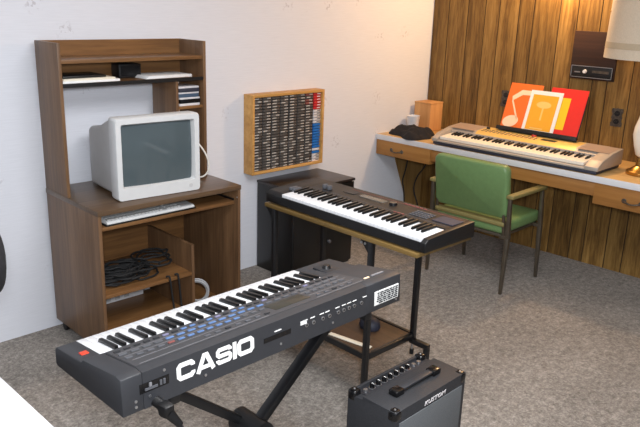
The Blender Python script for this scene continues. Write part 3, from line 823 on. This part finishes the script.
b.lathe([(f(ZB+.055), ZB+.055), (f(ZB+.09), ZB+.09), (f(ZB+.09)-.001, ZB+.09), (f(ZB+.055)-.001, ZB+.055), (f(ZB+.055), ZB+.055)], (0, 0, 0), M['shade_band'], 56, False); b.build('band', shd)
b = MB()
for a in range(3): b.cyl((0, 0, 0.70), ((RT+.012)*math.cos(a*2.094), (RT+.012)*math.sin(a*2.094), 0.935), 0.0025, 0.0025, M['brass'], 6)
b.build('spider', shd)
b = MB(); b.lathe([(0.012, 0.735), (0.018, 0.76), (0.030, 0.80), (0.030, 0.83), (0.018, 0.855), (0.002, 0.862)], (0, 0, 0), M['white_glass'], 18); b.build('bulb', lamp)

# ------------------------------------------------------------------ things on the paneled wall
ic = thing('wall_intercom', 'dark walnut panel with a small silver-rimmed radio unit on the paneled wall', 'intercom', (-0.001, -1.320, 1.253))
b = MB(); b.box(-0.022, 0, -0.150, 0.150, 0, 0.308, M['dark_plate'], 0.003); b.build('panel', ic)
b = MB(); b.box(-0.036, -0.022, -0.143, 0.135, 0.012, 0.088, M['black'], 0.003)
for z in (0.012, 0.084): b.box(-0.0385, -0.036, -0.143, 0.135, z, z+0.004, M['silver'])
for y in (-0.143, 0.131): b.box(-0.0385, -0.036, y, y+0.004, 0.012, 0.088, M['silver'])
u = b.build('radio_unit', ic)
b = MB(); b.cyl((-0.036, 0.038, 0.052), (-0.050, 0.038, 0.052), 0.013, 0.011, M['white_plastic'], 18); b.build('knob', u)
b = MB(); b.box(-0.0375, -0.036, -0.120, -0.010, 0.046, 0.062, M['iron']); b.build('dial_window', u)
b = MB(); b.box(-0.0375, -0.036, 0.070, 0.110, 0.042, 0.050, M['grey_print']); b.build('badge', u)
def outlet(y, z, label):
    r = thing('outlet_plate', label, 'outlet', (-0.001, y, z), 0, 'ornate outlets on the paneled wall')
    b = MB()
    out = []
    W_, H_ = 0.036, 0.056
    q = [(W_*.55, H_), (W_*.62, H_*1.06), (W_*1.0, H_*1.02), (W_*1.04, H_*.62), (W_*.86, H_*.45), (W_*.86, H_*.22), (W_*1.02, 0.0)]
    out = q+[(x, -z) for x, z in q[-2::-1]]
    out = out+[(0.0, -H_*1.08)]+[(-x, z) for x, z in out[::-1]]+[(0.0, H_*1.08)]
    b.prism(out, 'x', -0.007, 0, M['iron'], 0.0)
    b.build('plate', r)
    for s in (-1, 1):
        b = MB(); b.cyl((-0.007, 0, s*0.026), (-0.0095, 0, s*0.026), 0.018, 0.017, M['black'], 20)
        for q in (-1, 1): b.box(-0.0102, -0.0092, q*0.006-0.0012, q*0.006+0.0012, s*0.026-0.002, s*0.026+0.006, M['iron'])
        b.build('socket', r)
outlet(-0.703, 1.058, 'dark ornate outlet plate left of the music books on the paneling')
outlet(-1.522, 1.029, 'dark ornate outlet plate right of the music books, below the intercom')

# ------------------------------------------------------------------ green armchair
ch = thing('armchair', 'green vinyl armchair with bronze metal legs facing the wall counter', 'chair', (-0.735, -1.076, 0), 0)
# local: +x is the chair's front
def pad(mb, w, h, t, r, mtx, m):
    ring0 = rounded_rect(w, -h, h, r, 6)
    def R(k, y): return [(x*k, y, z*k) for x, z in ring0]
    loft(mb, [R(.94, -t), R(.985, -t*.75), R(1, 0), R(.985, t*.75), R(.94, t)], m, True, True, mtx)
b = MB(); pad(b, 0.260, 0.165, 0.030, 0.036, Matrix.Translation((-0.215, 0, 0.640)) @ Matrix.Rotation(math.radians(-9), 4, 'Y') @ Matrix.Rotation(PI/2, 4, 'Z'), M['green']); b.build('backrest', ch, 60)
b = MB(); b.box(-0.215, 0.245, -0.250, 0.250, 0.372, 0.448, M['green'], 0.026, 4)
b.build('seat', ch, 60)
b = MB(); b.box(-0.228, -0.170, -0.252, 0.252, 0.424, 0.454, M['olive'], 0.010, 3); b.build('rear_strip', ch)['label'] = 'tan strip along the rear edge of the seat'  # separate olive tan strip across the rear top of the seat
b = MB(); b.box(-0.20, 0.225, -0.235, 0.235, 0.352, 0.372, M['steel'], 0.004); b.build('seat_frame', ch)
FX, BX, LYY = 0.215, -0.220, 0.278
for s in (-1, 1):
    b = MB(); y = s*LYY
    def leg(x0, y0, z0, w0, x1, y1, z1, w1):
        b.hexa([(x0-w0, y0-w0, z0), (x0+w0, y0-w0, z0), (x0+w0, y0+w0, z0), (x0-w0, y0+w0, z0), (x1-w1, y1-w1, z1), (x1+w1, y1-w1, z1), (x1+w1, y1+w1, z1), (x1-w1, y1+w1, z1)], M['steel'], 0.003)
    leg(BX-0.005, y, 0.001, 0.009, BX+0.010, y, 0.36, 0.014); leg(BX+0.010, y, 0.36, 0.014, BX-0.005, y, 0.606, 0.010)
    b.box(BX-0.004, BX+0.024, min(y, y-s*0.05), max(y, y-s*0.05), 0.352, 0.372, M['steel'], 0.002)
    b.build('rear_leg', ch)
    b = MB()
    leg(FX, y, 0.001, 0.009, FX-0.025, y, 0.36, 0.014); leg(FX-0.025, y, 0.36, 0.014, FX-0.050, y, 0.606, 0.010)
    b.box(FX-0.04, FX-0.012, min(y, y-s*0.05), max(y, y-s*0.05), 0.352, 0.372, M['steel'], 0.002)
    b.build('front_leg', ch)
    b = MB(); b.box(BX-0.02, FX-0.030, y-0.024, y+0.024, 0.606, 0.631, M['olive'], 0.008, 3); b.build('armrest', ch)['label'] = 'olive tan padded armrest'
for s in (-1, 1):
    b = MB(); b.hexa([(-0.215, s*0.25-.010, 0.37), (-0.197, s*0.25-.010, 0.37), (-0.197, s*0.25+.010, 0.37), (-0.215, s*0.25+.010, 0.37), (-0.226, s*0.235-.008, 0.55), (-0.212, s*0.235-.008, 0.55), (-0.212, s*0.235+.008, 0.55), (-0.226, s*0.235+.008, 0.55)], M['steel'], 0.002); b.build('back_bracket', ch)


# ------------------------------------------------------------------ synth stand (typing-table style)
RS = math.radians(-91.4)
SO = (-2.522, -1.4125, 0)
st = thing('keyboard_stand', 'black metal stand with a golden wood top holding the black synthesizer', 'stand', SO, RS)
b = MB(); b.box(-0.472, 0.440, -0.010, 0.350, 0.757, 0.775, M['table_wood'], 0.0015); b.build('table_top', st)
XN, XF, YF, YB = 0.19, -0.42, 0.008, 0.334
def bar(x0, x1, y0, y1, z0, z1, nm): bb = MB(); bb.box(x0, x1, y0, y1, z0, z1, M['black_metal'], 0.002); return bb.build(nm, st)
w = 0.0115
for X in (XN, XF):
    b = MB(); b.box(X-w, X+w, YF-w+.004, YF+w+.004, 0.0, 0.757, M['black_metal'], 0.002)
    b.prism([(X-w, 0.757), (X-w-0.05, 0.757), (X-w-0.03, 0.735), (X-w, 0.70)], 'y', YF-.004, YF+.012, M['black_metal'])
    b.build('front_leg', st)
    b = MB(); b.box(X-w, X+w, YB-w, YB+w, 0.20, 0.757, M['black_metal'], 0.002)
    b.box(X-w, X+0.095, YB-w, YB+w, 0.190, 0.214, M['black_metal'], 0.002); b.box(X+0.072, X+0.095, YB-w, YB+w, 0.0, 0.190, M['black_metal'], 0.002)
    b.build('rear_leg', st)
    b = MB(); b.cyl((X, YB, 0.190), (X, YB, 0.160), 0.005, 0.005, M['silver'], 10); b.cyl((X, YB, 0.160), (X, YB, 0.135), 0.010, 0.010, M['black'], 12); b.build('leveling_screw', st)
    bar(X-.009, X+.009, YF+.015, YB-w, 0.214, 0.242, 'side_rail')
for Y in (YF+.004, YB): bar(XF+w, XN-w, Y-.008, Y+.008, 0.214, 0.242, 'long_rail')
b = MB(); b.box(XF+.012, XN-.010, YF+.014, YB-.012, 0.226, 0.238, M['shelf_brown'], 0.001); b.build('lower_shelf', st)
for X in (XN-0.055, XN-0.075):
    b = MB(); b.cyl((X+0.03, YF-.008, 0.742), (X+0.03, YF-.012, 0.742), 0.006, 0.005, M['silver'], 10); b.build('bolt', st)
def sw(x, y, z):
    c, s = math.cos(RS), math.sin(RS); return (SO[0]+x*c-y*s, SO[1]+x*s+y*c, z)
o = MB(); o.box(-0.11, 0.11, -0.012, 0.012, 0, 0.005, M['cream_paper'], 0.001)
tag(put(o.build('pale_strip'), sw(0.055, 0.055, 0.2385), RS+0.18), 'thin pale strip lying on the low shelf of the keyboard stand', 'strip')
o = MB(); loft(o, [[(0.055*k*math.cos(a*PI/10), 0.045*k*math.sin(a*PI/10), z) for a in range(20)] for k, z in ((.9, 0), (1, .012), (.9, .035), (.5, .05), (.1, .053))], M['navy'])
tag(put(o.build('dark_pouch', None, 60), sw(0.02, 0.225, 0.2385), RS), 'small dark blue pouch on the low shelf of the keyboard stand', 'pouch')

# ------------------------------------------------------------------ black synthesizer
sy = thing('synthesizer', 'black synthesizer with white keys on the stand with a wood top', 'synthesizer', (-2.520, -1.4085, 0.776), RS)
SWD = 0.4825
b = MB()
pe = [(0, 0.006), (0.322, 0.006), (0.326, 0.012), (0.322, 0.072), (0.16, 0.066), (0.02, 0.058), (0, 0.044)]
b.prism(pe, 'x', -SWD, -0.3735, M['black'], 0.002); b.prism(pe, 'x', 0.4565, SWD, M['black'], 0.002)
b.prism([(0, 0.006), (0.322, 0.006), (0.326, 0.012), (0.322, 0.072), (0.163, 0.066), (0.157, 0.060), (0.157, 0.042), (0.016, 0.040), (0.012, 0.046), (0, 0.044)], 'x', -0.3735, 0.4565, M['black'])
b.build('body', sy)
sy.scale = (0.976, 1, 1)
make_keys(sy, -0.3725, 0.828/36, 36, 0, 0.004, 0.058, 0.148, 0.006, M['white_key'], 0.092)
def sp(y): return 0.0660+(y-0.163)*(0.006/0.159)
b = MB(); b.box(-0.10, 0.05, 0.235, 0.275, sp(.235)-.002, sp(.275)+.0012, M['lcd_grey'], 0.001); b.build('display', sy)
for x0 in (-0.40, -0.375):
    b = MB(); b.box(x0-.008, x0+.008, 0.075, 0.125, 0.055, 0.075, M['grey_btn'], 0.004); b.build('pitch_wheel', sy)
for k, x in enumerate((-0.30, -0.27)):
    b = MB(); b.box(x-.008, x+.008, 0.20, 0.225, sp(.2), sp(.2)+.022, M['grey_btn'], 0.003); b.build('slider_cap', sy)
b = MB(); b.cyl((0.095, 0.255, sp(.255)), (0.095, 0.255, sp(.255)+.010), 0.019, 0.017, M['black_gloss'], 22); b.build('dial', sy)
bb = MB(); bb.box(-0.007, 0.007, -0.004, 0.004, 0, 0.004, M['grey_btn'], 0.001); btn = None
for r in range(4):
    for c in range(6):
        x, y = 0.235+c*0.017, 0.205+r*0.018
        if btn is None: btn = bb.build('button', sy); btn.location = (x, y, sp(y))
        else: instance(btn, 'button', sy, (x, y, sp(y)))
bb = MB(); bb.box(-0.008, 0.008, -0.0035, 0.0035, 0, 0.003, M['rose'], 0.001); btn = None
for r in range(2):
    for c in range(6):
        x, y = 0.13+c*0.022+0.04*r, 0.300-r*0.120
        if 0.22 < x < 0.34 and r == 1: continue
        if btn is None: btn = bb.build('button', sy); btn.location = (x, y, sp(y))
        else: instance(btn, 'button', sy, (x, y, sp(y)))
for (x0, x1, y0, y1, m) in ((-0.34, 0.44, 0.184, 0.187, 'grey_btn'), (-0.2, 0.44, 0.296, 0.2985, 'rose'), (0.35, 0.455, 0.205, 0.285, 'navy'), (-0.20, -0.13, 0.235, 0.28, 'casio_dark')):
    b = MB(); b.box(x0, x1, y0, y1, sp(y0)-.002, sp(y1)+.0006, M[m]); b.build('panel_print', sy)

# ------------------------------------------------------------------ charcoal keyboard on its X stand
ck = thing('electronic_keyboard', 'large charcoal keyboard with white logo on its back, on an X stand', 'keyboard', (-3.3375, -1.625, 0.700), PI)
CW = 0.5375
b = MB()
pc = [(0, 0.006), (0.008, 0.0), (0.355, 0.0), (0.350, 0.100), (0.325, 0.1035), (0.160, 0.080), (0.150, 0.070), (0.01, 0.058), (0, 0.048)]
b.prism(pc, 'x', -CW, -0.3590, M['casio'], 0.003); b.prism(pc, 'x', 0.4780, CW, M['casio'], 0.003)
b.prism([(0, 0.018), (0.03, 0.0), (0.355, 0.0), (0.350, 0.100), (0.325, 0.1035), (0.162, 0.080), (0.154, 0.074), (0.152, 0.046), (0.008, 0.034), (0, 0.034)], 'x', -0.3590, 0.4780, M['casio'])
b.build('body', ck)
make_keys(ck, -0.3585, 0.836/36, 36, 0, 0.004, 0.055, 0.146, 0.015, M['white_key'])
def cp(y): return 0.0800+(y-0.160)*(0.0235/0.165)
pitch_c = math.atan(0.0235/0.165)
b = MB(); tb_ = [(-0.40, 0.166), (0.50, 0.166), (0.50, 0.320), (-0.40, 0.320)]
b.hexa([(-0.40, 0.168, cp(.168)-.002), (0.475, 0.168, cp(.168)-.002), (0.475, 0.318, cp(.318)-.002), (-0.40, 0.318, cp(.318)-.002), (-0.40, 0.168, cp(.168)+.001), (0.475, 0.168, cp(.168)+.001), (0.475, 0.318, cp(.318)+.001), (-0.40, 0.318, cp(.318)+.001)], M['casio_panel']); b.build('control_panel', ck)
def cbtn(mn, sx):
    q = MB(); q.box(-sx, sx, -0.0045, 0.0045, 0, 0.0038, M[mn], 0.0012); return q
protoB = {}
def place_btn(mn, sx, x, y):
    key = (mn, sx)
    loc = (x, y, cp(y)+.0005)
    if key not in protoB:
        o = cbtn(mn, sx).build('button', ck); o.location = loc; o.rotation_euler = (pitch_c, 0, 0); protoB[key] = o
    else: instance(protoB[key], 'button', ck, loc)
for r, y in enumerate((0.190, 0.220, 0.252, 0.294)):
    x = 0.455
    k = 0
    while x > -0.36:
        inblue = -0.02 < x < 0.33
        if r == 0: mn, sx = ('lilac' if k % 6 == 5 else ('blue' if inblue and k % 3 else 'casio_dark')), 0.009
        elif r == 1: mn, sx = ('blue' if inblue else 'grey_btn'), 0.012
        elif r == 2: mn, sx = ('blue' if 0.10 < x < 0.30 else ('rose' if k == 4 else 'grey_btn')), 0.010
        else: mn, sx = ('grey_btn' if k % 4 else 'casio_dark'), 0.009
        skip = (-0.175 < x < 0.0 and r in (2, 3)) or (r == 3 and x > 0.25)
        if not skip: place_btn(mn, sx, x, y)
        x -= sx*2+0.012 if r != 3 else 0.036; k += 1
for y in (0.205, 0.236, 0.274, 0.310):
    b = MB(); b.box(0.03, 0.46, y-0.0008, y+0.0008, cp(y)-.001, cp(y)+0.0014, M['grey_print']); b.build('panel_line', ck)
    b = MB(); b.box(-0.38, -0.17, y-0.0008, y+0.0008, cp(y)-.001, cp(y)+0.0014, M['grey_print']); b.build('panel_line', ck)
b = MB(); b.hexa([(-0.160, 0.236, cp(.236)), (-0.015, 0.236, cp(.236)), (-0.015, 0.292, cp(.292)), (-0.160, 0.292, cp(.292)), (-0.160, 0.236, cp(.236)+.002), (-0.015, 0.236, cp(.236)+.002), (-0.015, 0.292, cp(.292)+.002), (-0.160, 0.292, cp(.292)+.002)], M['lcd'], 0.0005); b.build('display', ck)
b = MB(); b.box(-0.475, -0.405, 0.055, 0.125, 0.060, 0.0685, M['casio_dark'], 0.002); b.cyl((-0.44, 0.09, 0.066), (-0.44, 0.09, 0.080), 0.018, 0.012, M['black'], 20); b.build('joystick', ck)
b = MB(); b.box(0.494, 0.516, 0.095, 0.115, 0.060, 0.0690, M['red_btn'], 0.002); b.build('power_switch', ck)['label'] = 'red power switch'
b = MB(); b.box(-0.425, -0.40, 0.30, 0.306, 0.099, 0.1032, M['peach']); b.box(-0.50, -0.44, 0.297, 0.305, 0.099, 0.1032, M['grey_print']); b.build('panel_print', ck)
# back face (local y = 0.355 at the bottom, 0.350 at the top)
def back_m(x, z):     # text plane on the back: right = -x, up = z, outwards = +y
    y = 0.355-0.005*z/0.1
    return Matrix(((-1, 0, 0, x), (0, -0.05, 1, y), (0, 1, 0.05, z), (0, 0, 0, 1)))
lh = 0.050; t = 0.27
def letters():
    b = MB(); x = 0.0
    Ls = []
    Wc = 1.20
    h = t/2
    Ls.append(([chamfer([(Wc-h, .66), (Wc-h, 1-h), (h, 1-h), (h, h), (Wc-h, h), (Wc-h, .34)], .12)], Wc))
    Wa = 1.32
    Ls.append(([[(h*.95, 0), (Wa*.43, 1-h*.55), (Wa*.57, 1-h*.55), (Wa-h*.95, 0)], [(Wa*.28, .26), (Wa*.72, .26)]], Wa))
    Ws = 1.16
    Ls.append(([chamfer([(Ws-h, .70), (Ws-h, 1-h), (h, 1-h), (h, .5), (Ws-h, .5), (Ws-h, h), (h, h), (h, .30)], .10)], Ws))
    Ls.append(([[(h, 0), (h, 1)]], t))
    Wo = 1.26
    Ls.append(([chamfer([(h, h), (Wo-h, h), (Wo-h, 1-h), (h, 1-h)], .13, True)], Wo))
    tot = sum(w for _, w in Ls)+0.055*4
    sx = 0.258/tot
    for strokes, w_ in Ls:
        for s_ in strokes:
            closed = (w_ == Wo)
            tt = t*lh
            if w_ == Wa and len(s_) == 2: tt *= .85
            if w_ == Ws: tt *= .9
            pts = [((x+p[0])*sx, p[1]*lh) for p in s_]
            ribbon(b, pts, tt*0.93, back_m(0.3795, 0.036), M['white_print'], closed)
        x += w_+0.055
    return b
letters().build('logo_lettering', ck)['label'] = 'bold white lettering CASIO'
def back_box(x0, x1, z0, z1, d0, d1, m, name, label=None):
    b = MB(); c = (z0+z1)/2; y = 0.355-0.005*c/0.1
    b.box(x0, x1, y+d0, y+d1, z0, z1, m); o = b.build(name, ck)
    if label: o['label'] = label
    return o
back_box(-0.020, 0.085, 0.045, 0.060, -0.010, 0.0012, M['black_gloss'], 'cartridge_slot')
back_box(0.018, 0.044, 0.068, 0.071, -0.002, 0.0012, M['white_print'], 'slot_print')
o = back_box(0.403, 0.488, 0.044, 0.070, -0.010, 0.0012, M['black_gloss'], 'power_inlet')
b = MB()
for x in (0.415, 0.425): b.box(x, x+0.006, 0.353, 0.356, 0.050, 0.064, M['grey_btn'])
b.box(0.438, 0.474, 0.353, 0.3565, 0.050, 0.056, M['grey_btn']); b.box(0.455, 0.462, 0.353, 0.3565, 0.058, 0.068, M['grey_print']); b.build('inlet_pins', o)
back_box(-0.525, -0.400, 0.018, 0.068, -0.002, 0.0012, M['white_print'], 'rating_label', 'white rating label with small dark print')
lb = MB()
rr = random.Random(2)
for k in range(6):
    z = 0.024+k*0.0072; x = -0.519
    while x < -0.412:
        l = rr.uniform(0.006, 0.022)
        if x+l < -0.405: lb.box(x, x+l, 0.3520, 0.3565-0.05*(z-.02)*.1, z, z+0.0034, M['casio_dark'])
        x += l+0.005
lb.build('label_print', ck)
for k, x in enumerate((-0.085, -0.115, -0.155, -0.185, -0.225, -0.250, -0.275, -0.300, -0.335)):
    z = 0.050; b = MB(); y = 0.3525
    b.cyl((x, y-.004, z), (x, y+.002, z), 0.0065, 0.0065, M['silver'], 14); b.cyl((x, y+.0018, z), (x, y+.0024, z), 0.0035, 0.0035, M['black'], 10)
    b.build('jack', ck)
jp = MB()
for x in (-0.075, -0.105, -0.17, -0.215, -0.245, -0.27, -0.295, -0.345, -0.145):
    jp.box(x-0.014, x+0.004, 0.350, 0.3530, 0.066, 0.0685, M['white_print'])
jp.prism([(-0.085, 0.056), (-0.060, 0.056), (-0.060, 0.068), (-0.085, 0.068)], 'y', 0.350, 0.3530, M['white_print'])
jp.build('jack_print', ck)
for x, z in ((0.50, 0.030), (0.50, 0.015), (0.29, 0.024), (0.02, 0.024), (-0.20, 0.022), (0.415, 0.085), (-0.515, 0.012), (0.46, 0.030)):
    b = MB(); y = 0.355-0.05*z
    b.cyl((x, y-.002, z), (x, y+.0015, z), 0.0042, 0.0038, M['silver'], 10); b.build('screw', ck)
# power plug and cord
o = thing('power_cord', 'black plug and cord hanging from the back of the charcoal keyboard', 'cable', (-3.787, -1.982, 0.716))
b = MB(); b.cyl((0, -0.003, 0.0), (0.010, -0.040, -0.012), 0.014, 0.014, M['black'], 14); b.hexa([(-0.010, -0.030, -0.030), (0.020, -0.030, -0.030), (0.026, -0.050, -0.030), (-0.004, -0.056, -0.030), (-0.014, -0.022, 0.008), (0.020, -0.024, 0.008), (0.022, -0.058, 0.004), (-0.006, -0.058, 0.004)], M['black'], 0.006)
b.cyl((0.010, -0.044, -0.02), (0.034, -0.060, -0.058), 0.015, 0.009, M['black'], 14); b.build('plug', o)
b = MB(); b.tube([(0.030, -0.058, -0.052), (0.045, -0.068, -0.085), (0.048, -0.070, -0.14), (0.040, -0.06, -0.30), (0.02, -0.05, -0.55), (-0.01, -0.05, -0.69), (-0.06, -0.02, -0.709), (-0.15, 0.02, -0.7095)], 0.0055, M['cord_black'], 8, smooth=2); b.build('cord', o)

# X stand under the charcoal keyboard
xs = thing('x_stand', 'black folding X stand under the charcoal keyboard', 'keyboard stand', (-3.330, -1.80, 0))
def square_bar(b, p0, p1, w, d, m):
    p0 = Vector(p0); p1 = Vector(p1); t_ = (p1-p0).normalized(); y = Vector((0, 1, 0)); n = t_.cross(y).normalized()
    c = []
    for p in (p0, p1): c += [p-n*w-y*d, p+n*w-y*d, p+n*w+y*d, p-n*w+y*d]
    b.hexa([tuple(v) for v in c], m, 0.002)
b = MB(); square_bar(b, (-0.385, 0.028, 0.665), (0.40, 0.028, 0.03), 0.014, 0.018, M['black_metal']); b.build('leg_tube', xs)
b = MB(); square_bar(b, (0.385, -0.028, 0.665), (-0.40, -0.028, 0.03), 0.014, 0.018, M['black_metal']); b.build('leg_tube', xs)
b = MB(); b.cyl((0.002, -0.075, 0.350), (0.002, 0.055, 0.350), 0.042, 0.042, M['black'], 24); b.cyl((0.002, -0.095, 0.350), (0.002, -0.075, 0.350), 0.022, 0.022, M['black'], 18); b.build('pivot_hub', xs)
for s in (-1, 1):
    b = MB(); x = s*0.385; b.box(x-.016, x+.016, -0.165, 0.14, 0.665, 0.6995, M['black_metal'], 0.004); b.build('support_arm', xs)
    b = MB(); x = s*0.40; b.box(x-.016, x+.016, -0.125, 0.20, 0.0, 0.03, M['black_metal'], 0.004)
    b.build('foot_bar', xs)

# ------------------------------------------------------------------ guitar amplifier
AX0, AX1, AY0, AY1, AH = -3.005, -2.600, -2.150, -1.940, 0.418
am = thing('guitar_amplifier', 'small black vinyl combo amplifier with a grey grille, nearest the camera', 'amplifier', ((AX0+AX1)/2, (AY0+AY1)/2, 0))
w, d = (AX1-AX0)/2, (AY1-AY0)/2
b = MB()
b.prism([(-d, 0.012), (d, 0.012), (d, AH-0.006), (d-0.012, AH-0.006), (d-0.012, AH-0.020), (0.040, AH-0.012), (0.038, AH), (-d, AH)], 'x', -w, w, M['black_vinyl'], 0.003)
b.build('cabinet', am)
b = MB(); b.box(-w+0.022, w-0.022, -d-0.003, -d+0.001, 0.04, AH-0.045, M['amp_grille'], 0.001); b.build('grille', am)['label'] = 'grey cloth grille'
b = MB(); b.text('KUSTOM', 0.0225, Matrix.Translation((0.01, -d-0.0045, AH-0.026)) @ Matrix.Rotation(PI/2, 4, 'X') @ Matrix.Scale(1.35, 4, (1, 0, 0)), M['tape_white'], 0.0008, 0.0001, 0.15); b.build('name_badge', am)['label'] = 'silver lettering KUSTOM'
b = MB(); b.hexa([(-w+0.03, 0.042, AH-0.014), (w-0.03, 0.042, AH-0.014), (w-0.03, d-0.014, AH-0.022), (-w+0.03, d-0.014, AH-0.022), (-w+0.03, 0.042, AH-0.010), (w-0.03, 0.042, AH-0.010), (w-0.03, d-0.014, AH-0.018), (-w+0.03, d-0.014, AH-0.018)], M['amp_panel']); b.build('control_panel', am)
for k in range(7):
    x = -w+0.085+k*0.033; b = MB(); b.cyl((x, 0.068, AH-0.014), (x, 0.070, AH+0.004), 0.0095, 0.0075, M['black_gloss'], 16); b.box(x-.0012, x+.0012, 0.061, 0.071, AH+0.003, AH+0.0048, M['white_print']); b.cyl((x, 0.068, AH-0.0142), (x, 0.068, AH-0.0125), 0.0125, 0.0125, M['silver'], 16); b.build('knob', am)
for x in (-w+0.05, w-0.055, w-0.085):
    b = MB(); b.cyl((x, 0.068, AH-0.014), (x, 0.068, AH-0.006), 0.008, 0.008, M['silver'], 12); b.build('jack', am)
b = MB(); b.box(w-0.128, w-0.119, 0.060, 0.074, AH-0.014, AH-0.008, M['rose'], 0.002); b.build('power_switch', am)
hb = MB(); hb.box(-0.095, 0.095, -0.042, -0.016, AH+0.010, AH+0.018, M['casio'], 0.003); hb = hb.build('handle', am)
for s in (-1, 1):
    b = MB(); b.box(s*0.105-.022, s*0.105+.022, -0.048, -0.010, AH-0.001, AH+0.021, M['black_gloss'], 0.005); b.build('handle_cap', hb)
for sx in (-1, 1):
    for sy_ in (-1, 1):
        for z in (0.030, AH-0.018):
            b = MB(); x, y = sx*(w-0.016), sy_*(d-0.016)
            b.box(x-0.0185, x+0.0185, y-0.0185, y+0.0185, z-0.020, z+0.0195, M['black_gloss'], 0.010, 3)
            b.cyl((x, y, z+0.020), (x, y, z+0.0225), 0.004, 0.003, M['silver'], 10)
            b.build('corner_guard', am)
for sx in (-1, 1):
    for sy_ in (-1, 1):
        b = MB(); b.cyl((sx*(w-.05), sy_*(d-.04), 0.0), (sx*(w-.05), sy_*(d-.04), 0.013), 0.016, 0.018, M['black'], 14); b.build('rubber_foot', am)

# ------------------------------------------------------------------ white table and office chair at the left edge
wt = thing('white_table', 'white laminate table at the lower left beside the charcoal keyboard', 'table', (-4.47, -1.98, 0))
b = MB(); b.box(-0.43, 0.433, -0.36, 0.46, 0.708, 0.742, M['white_lam'], 0.004); b.build('table_top', wt)
for x in (-0.36, 0.30):
    for y in (-0.28, 0.34):
        b = MB(); b.box(x-.02, x+.02, y-.02, y+.02, 0, 0.708, M['white_lam'], 0.003); b.build('leg', wt)
oc = thing('office_chair', 'black office chair behind the white table, its back just in view', 'chair', (-4.120, -1.10, 0), -PI/2)
b = MB()
for k in range(5):
    a = k*2*PI/5+0.5; c, s = math.cos(a), math.sin(a)
    b.hexa([(-s*.02, c*.02, .07), (s*.02, -c*.02, .07), (c*.24+s*.014, s*.24-c*.014, .055), (c*.24-s*.014, s*.24+c*.014, .055), (-s*.02, c*.02, .11), (s*.02, -c*.02, .11), (c*.24+s*.014, s*.24-c*.014, .075), (c*.24-s*.014, s*.24+c*.014, .075)], M['black'], 0.003)
b.build('star_base', oc)
for k in range(5):
    a = k*2*PI/5+0.5; c, s = math.cos(a)*.235, math.sin(a)*.235
    b = MB(); b.cyl((c-.012, s, .026), (c+.012, s, .026), .026, .026, M['black'], 16); b.cyl((c, s, .03), (c, s, .06), .006, .006, M['black'], 8); b.build('caster', oc)
b = MB(); b.cyl((0, 0, .09), (0, 0, .44), .025, .022, M['black_metal'], 16); b.build('gas_column', oc)
b = MB(); b.box(-.22, .22, -.23, .17, .44, .51, M['black_cloth'], .03, 4); b.build('seat', oc)
b = MB(); b.box(-.03, .03, .20, .225, .42, .68, M['black_metal'], .003); b.build('back_post', oc)
b = MB(); pad(b, 0.185, 0.120, 0.030, 0.112, Matrix.Translation((0, .24, .885)) @ Matrix.Rotation(math.radians(-4), 4, 'X'), M['black_cloth']); b.build('backrest', oc, 60)
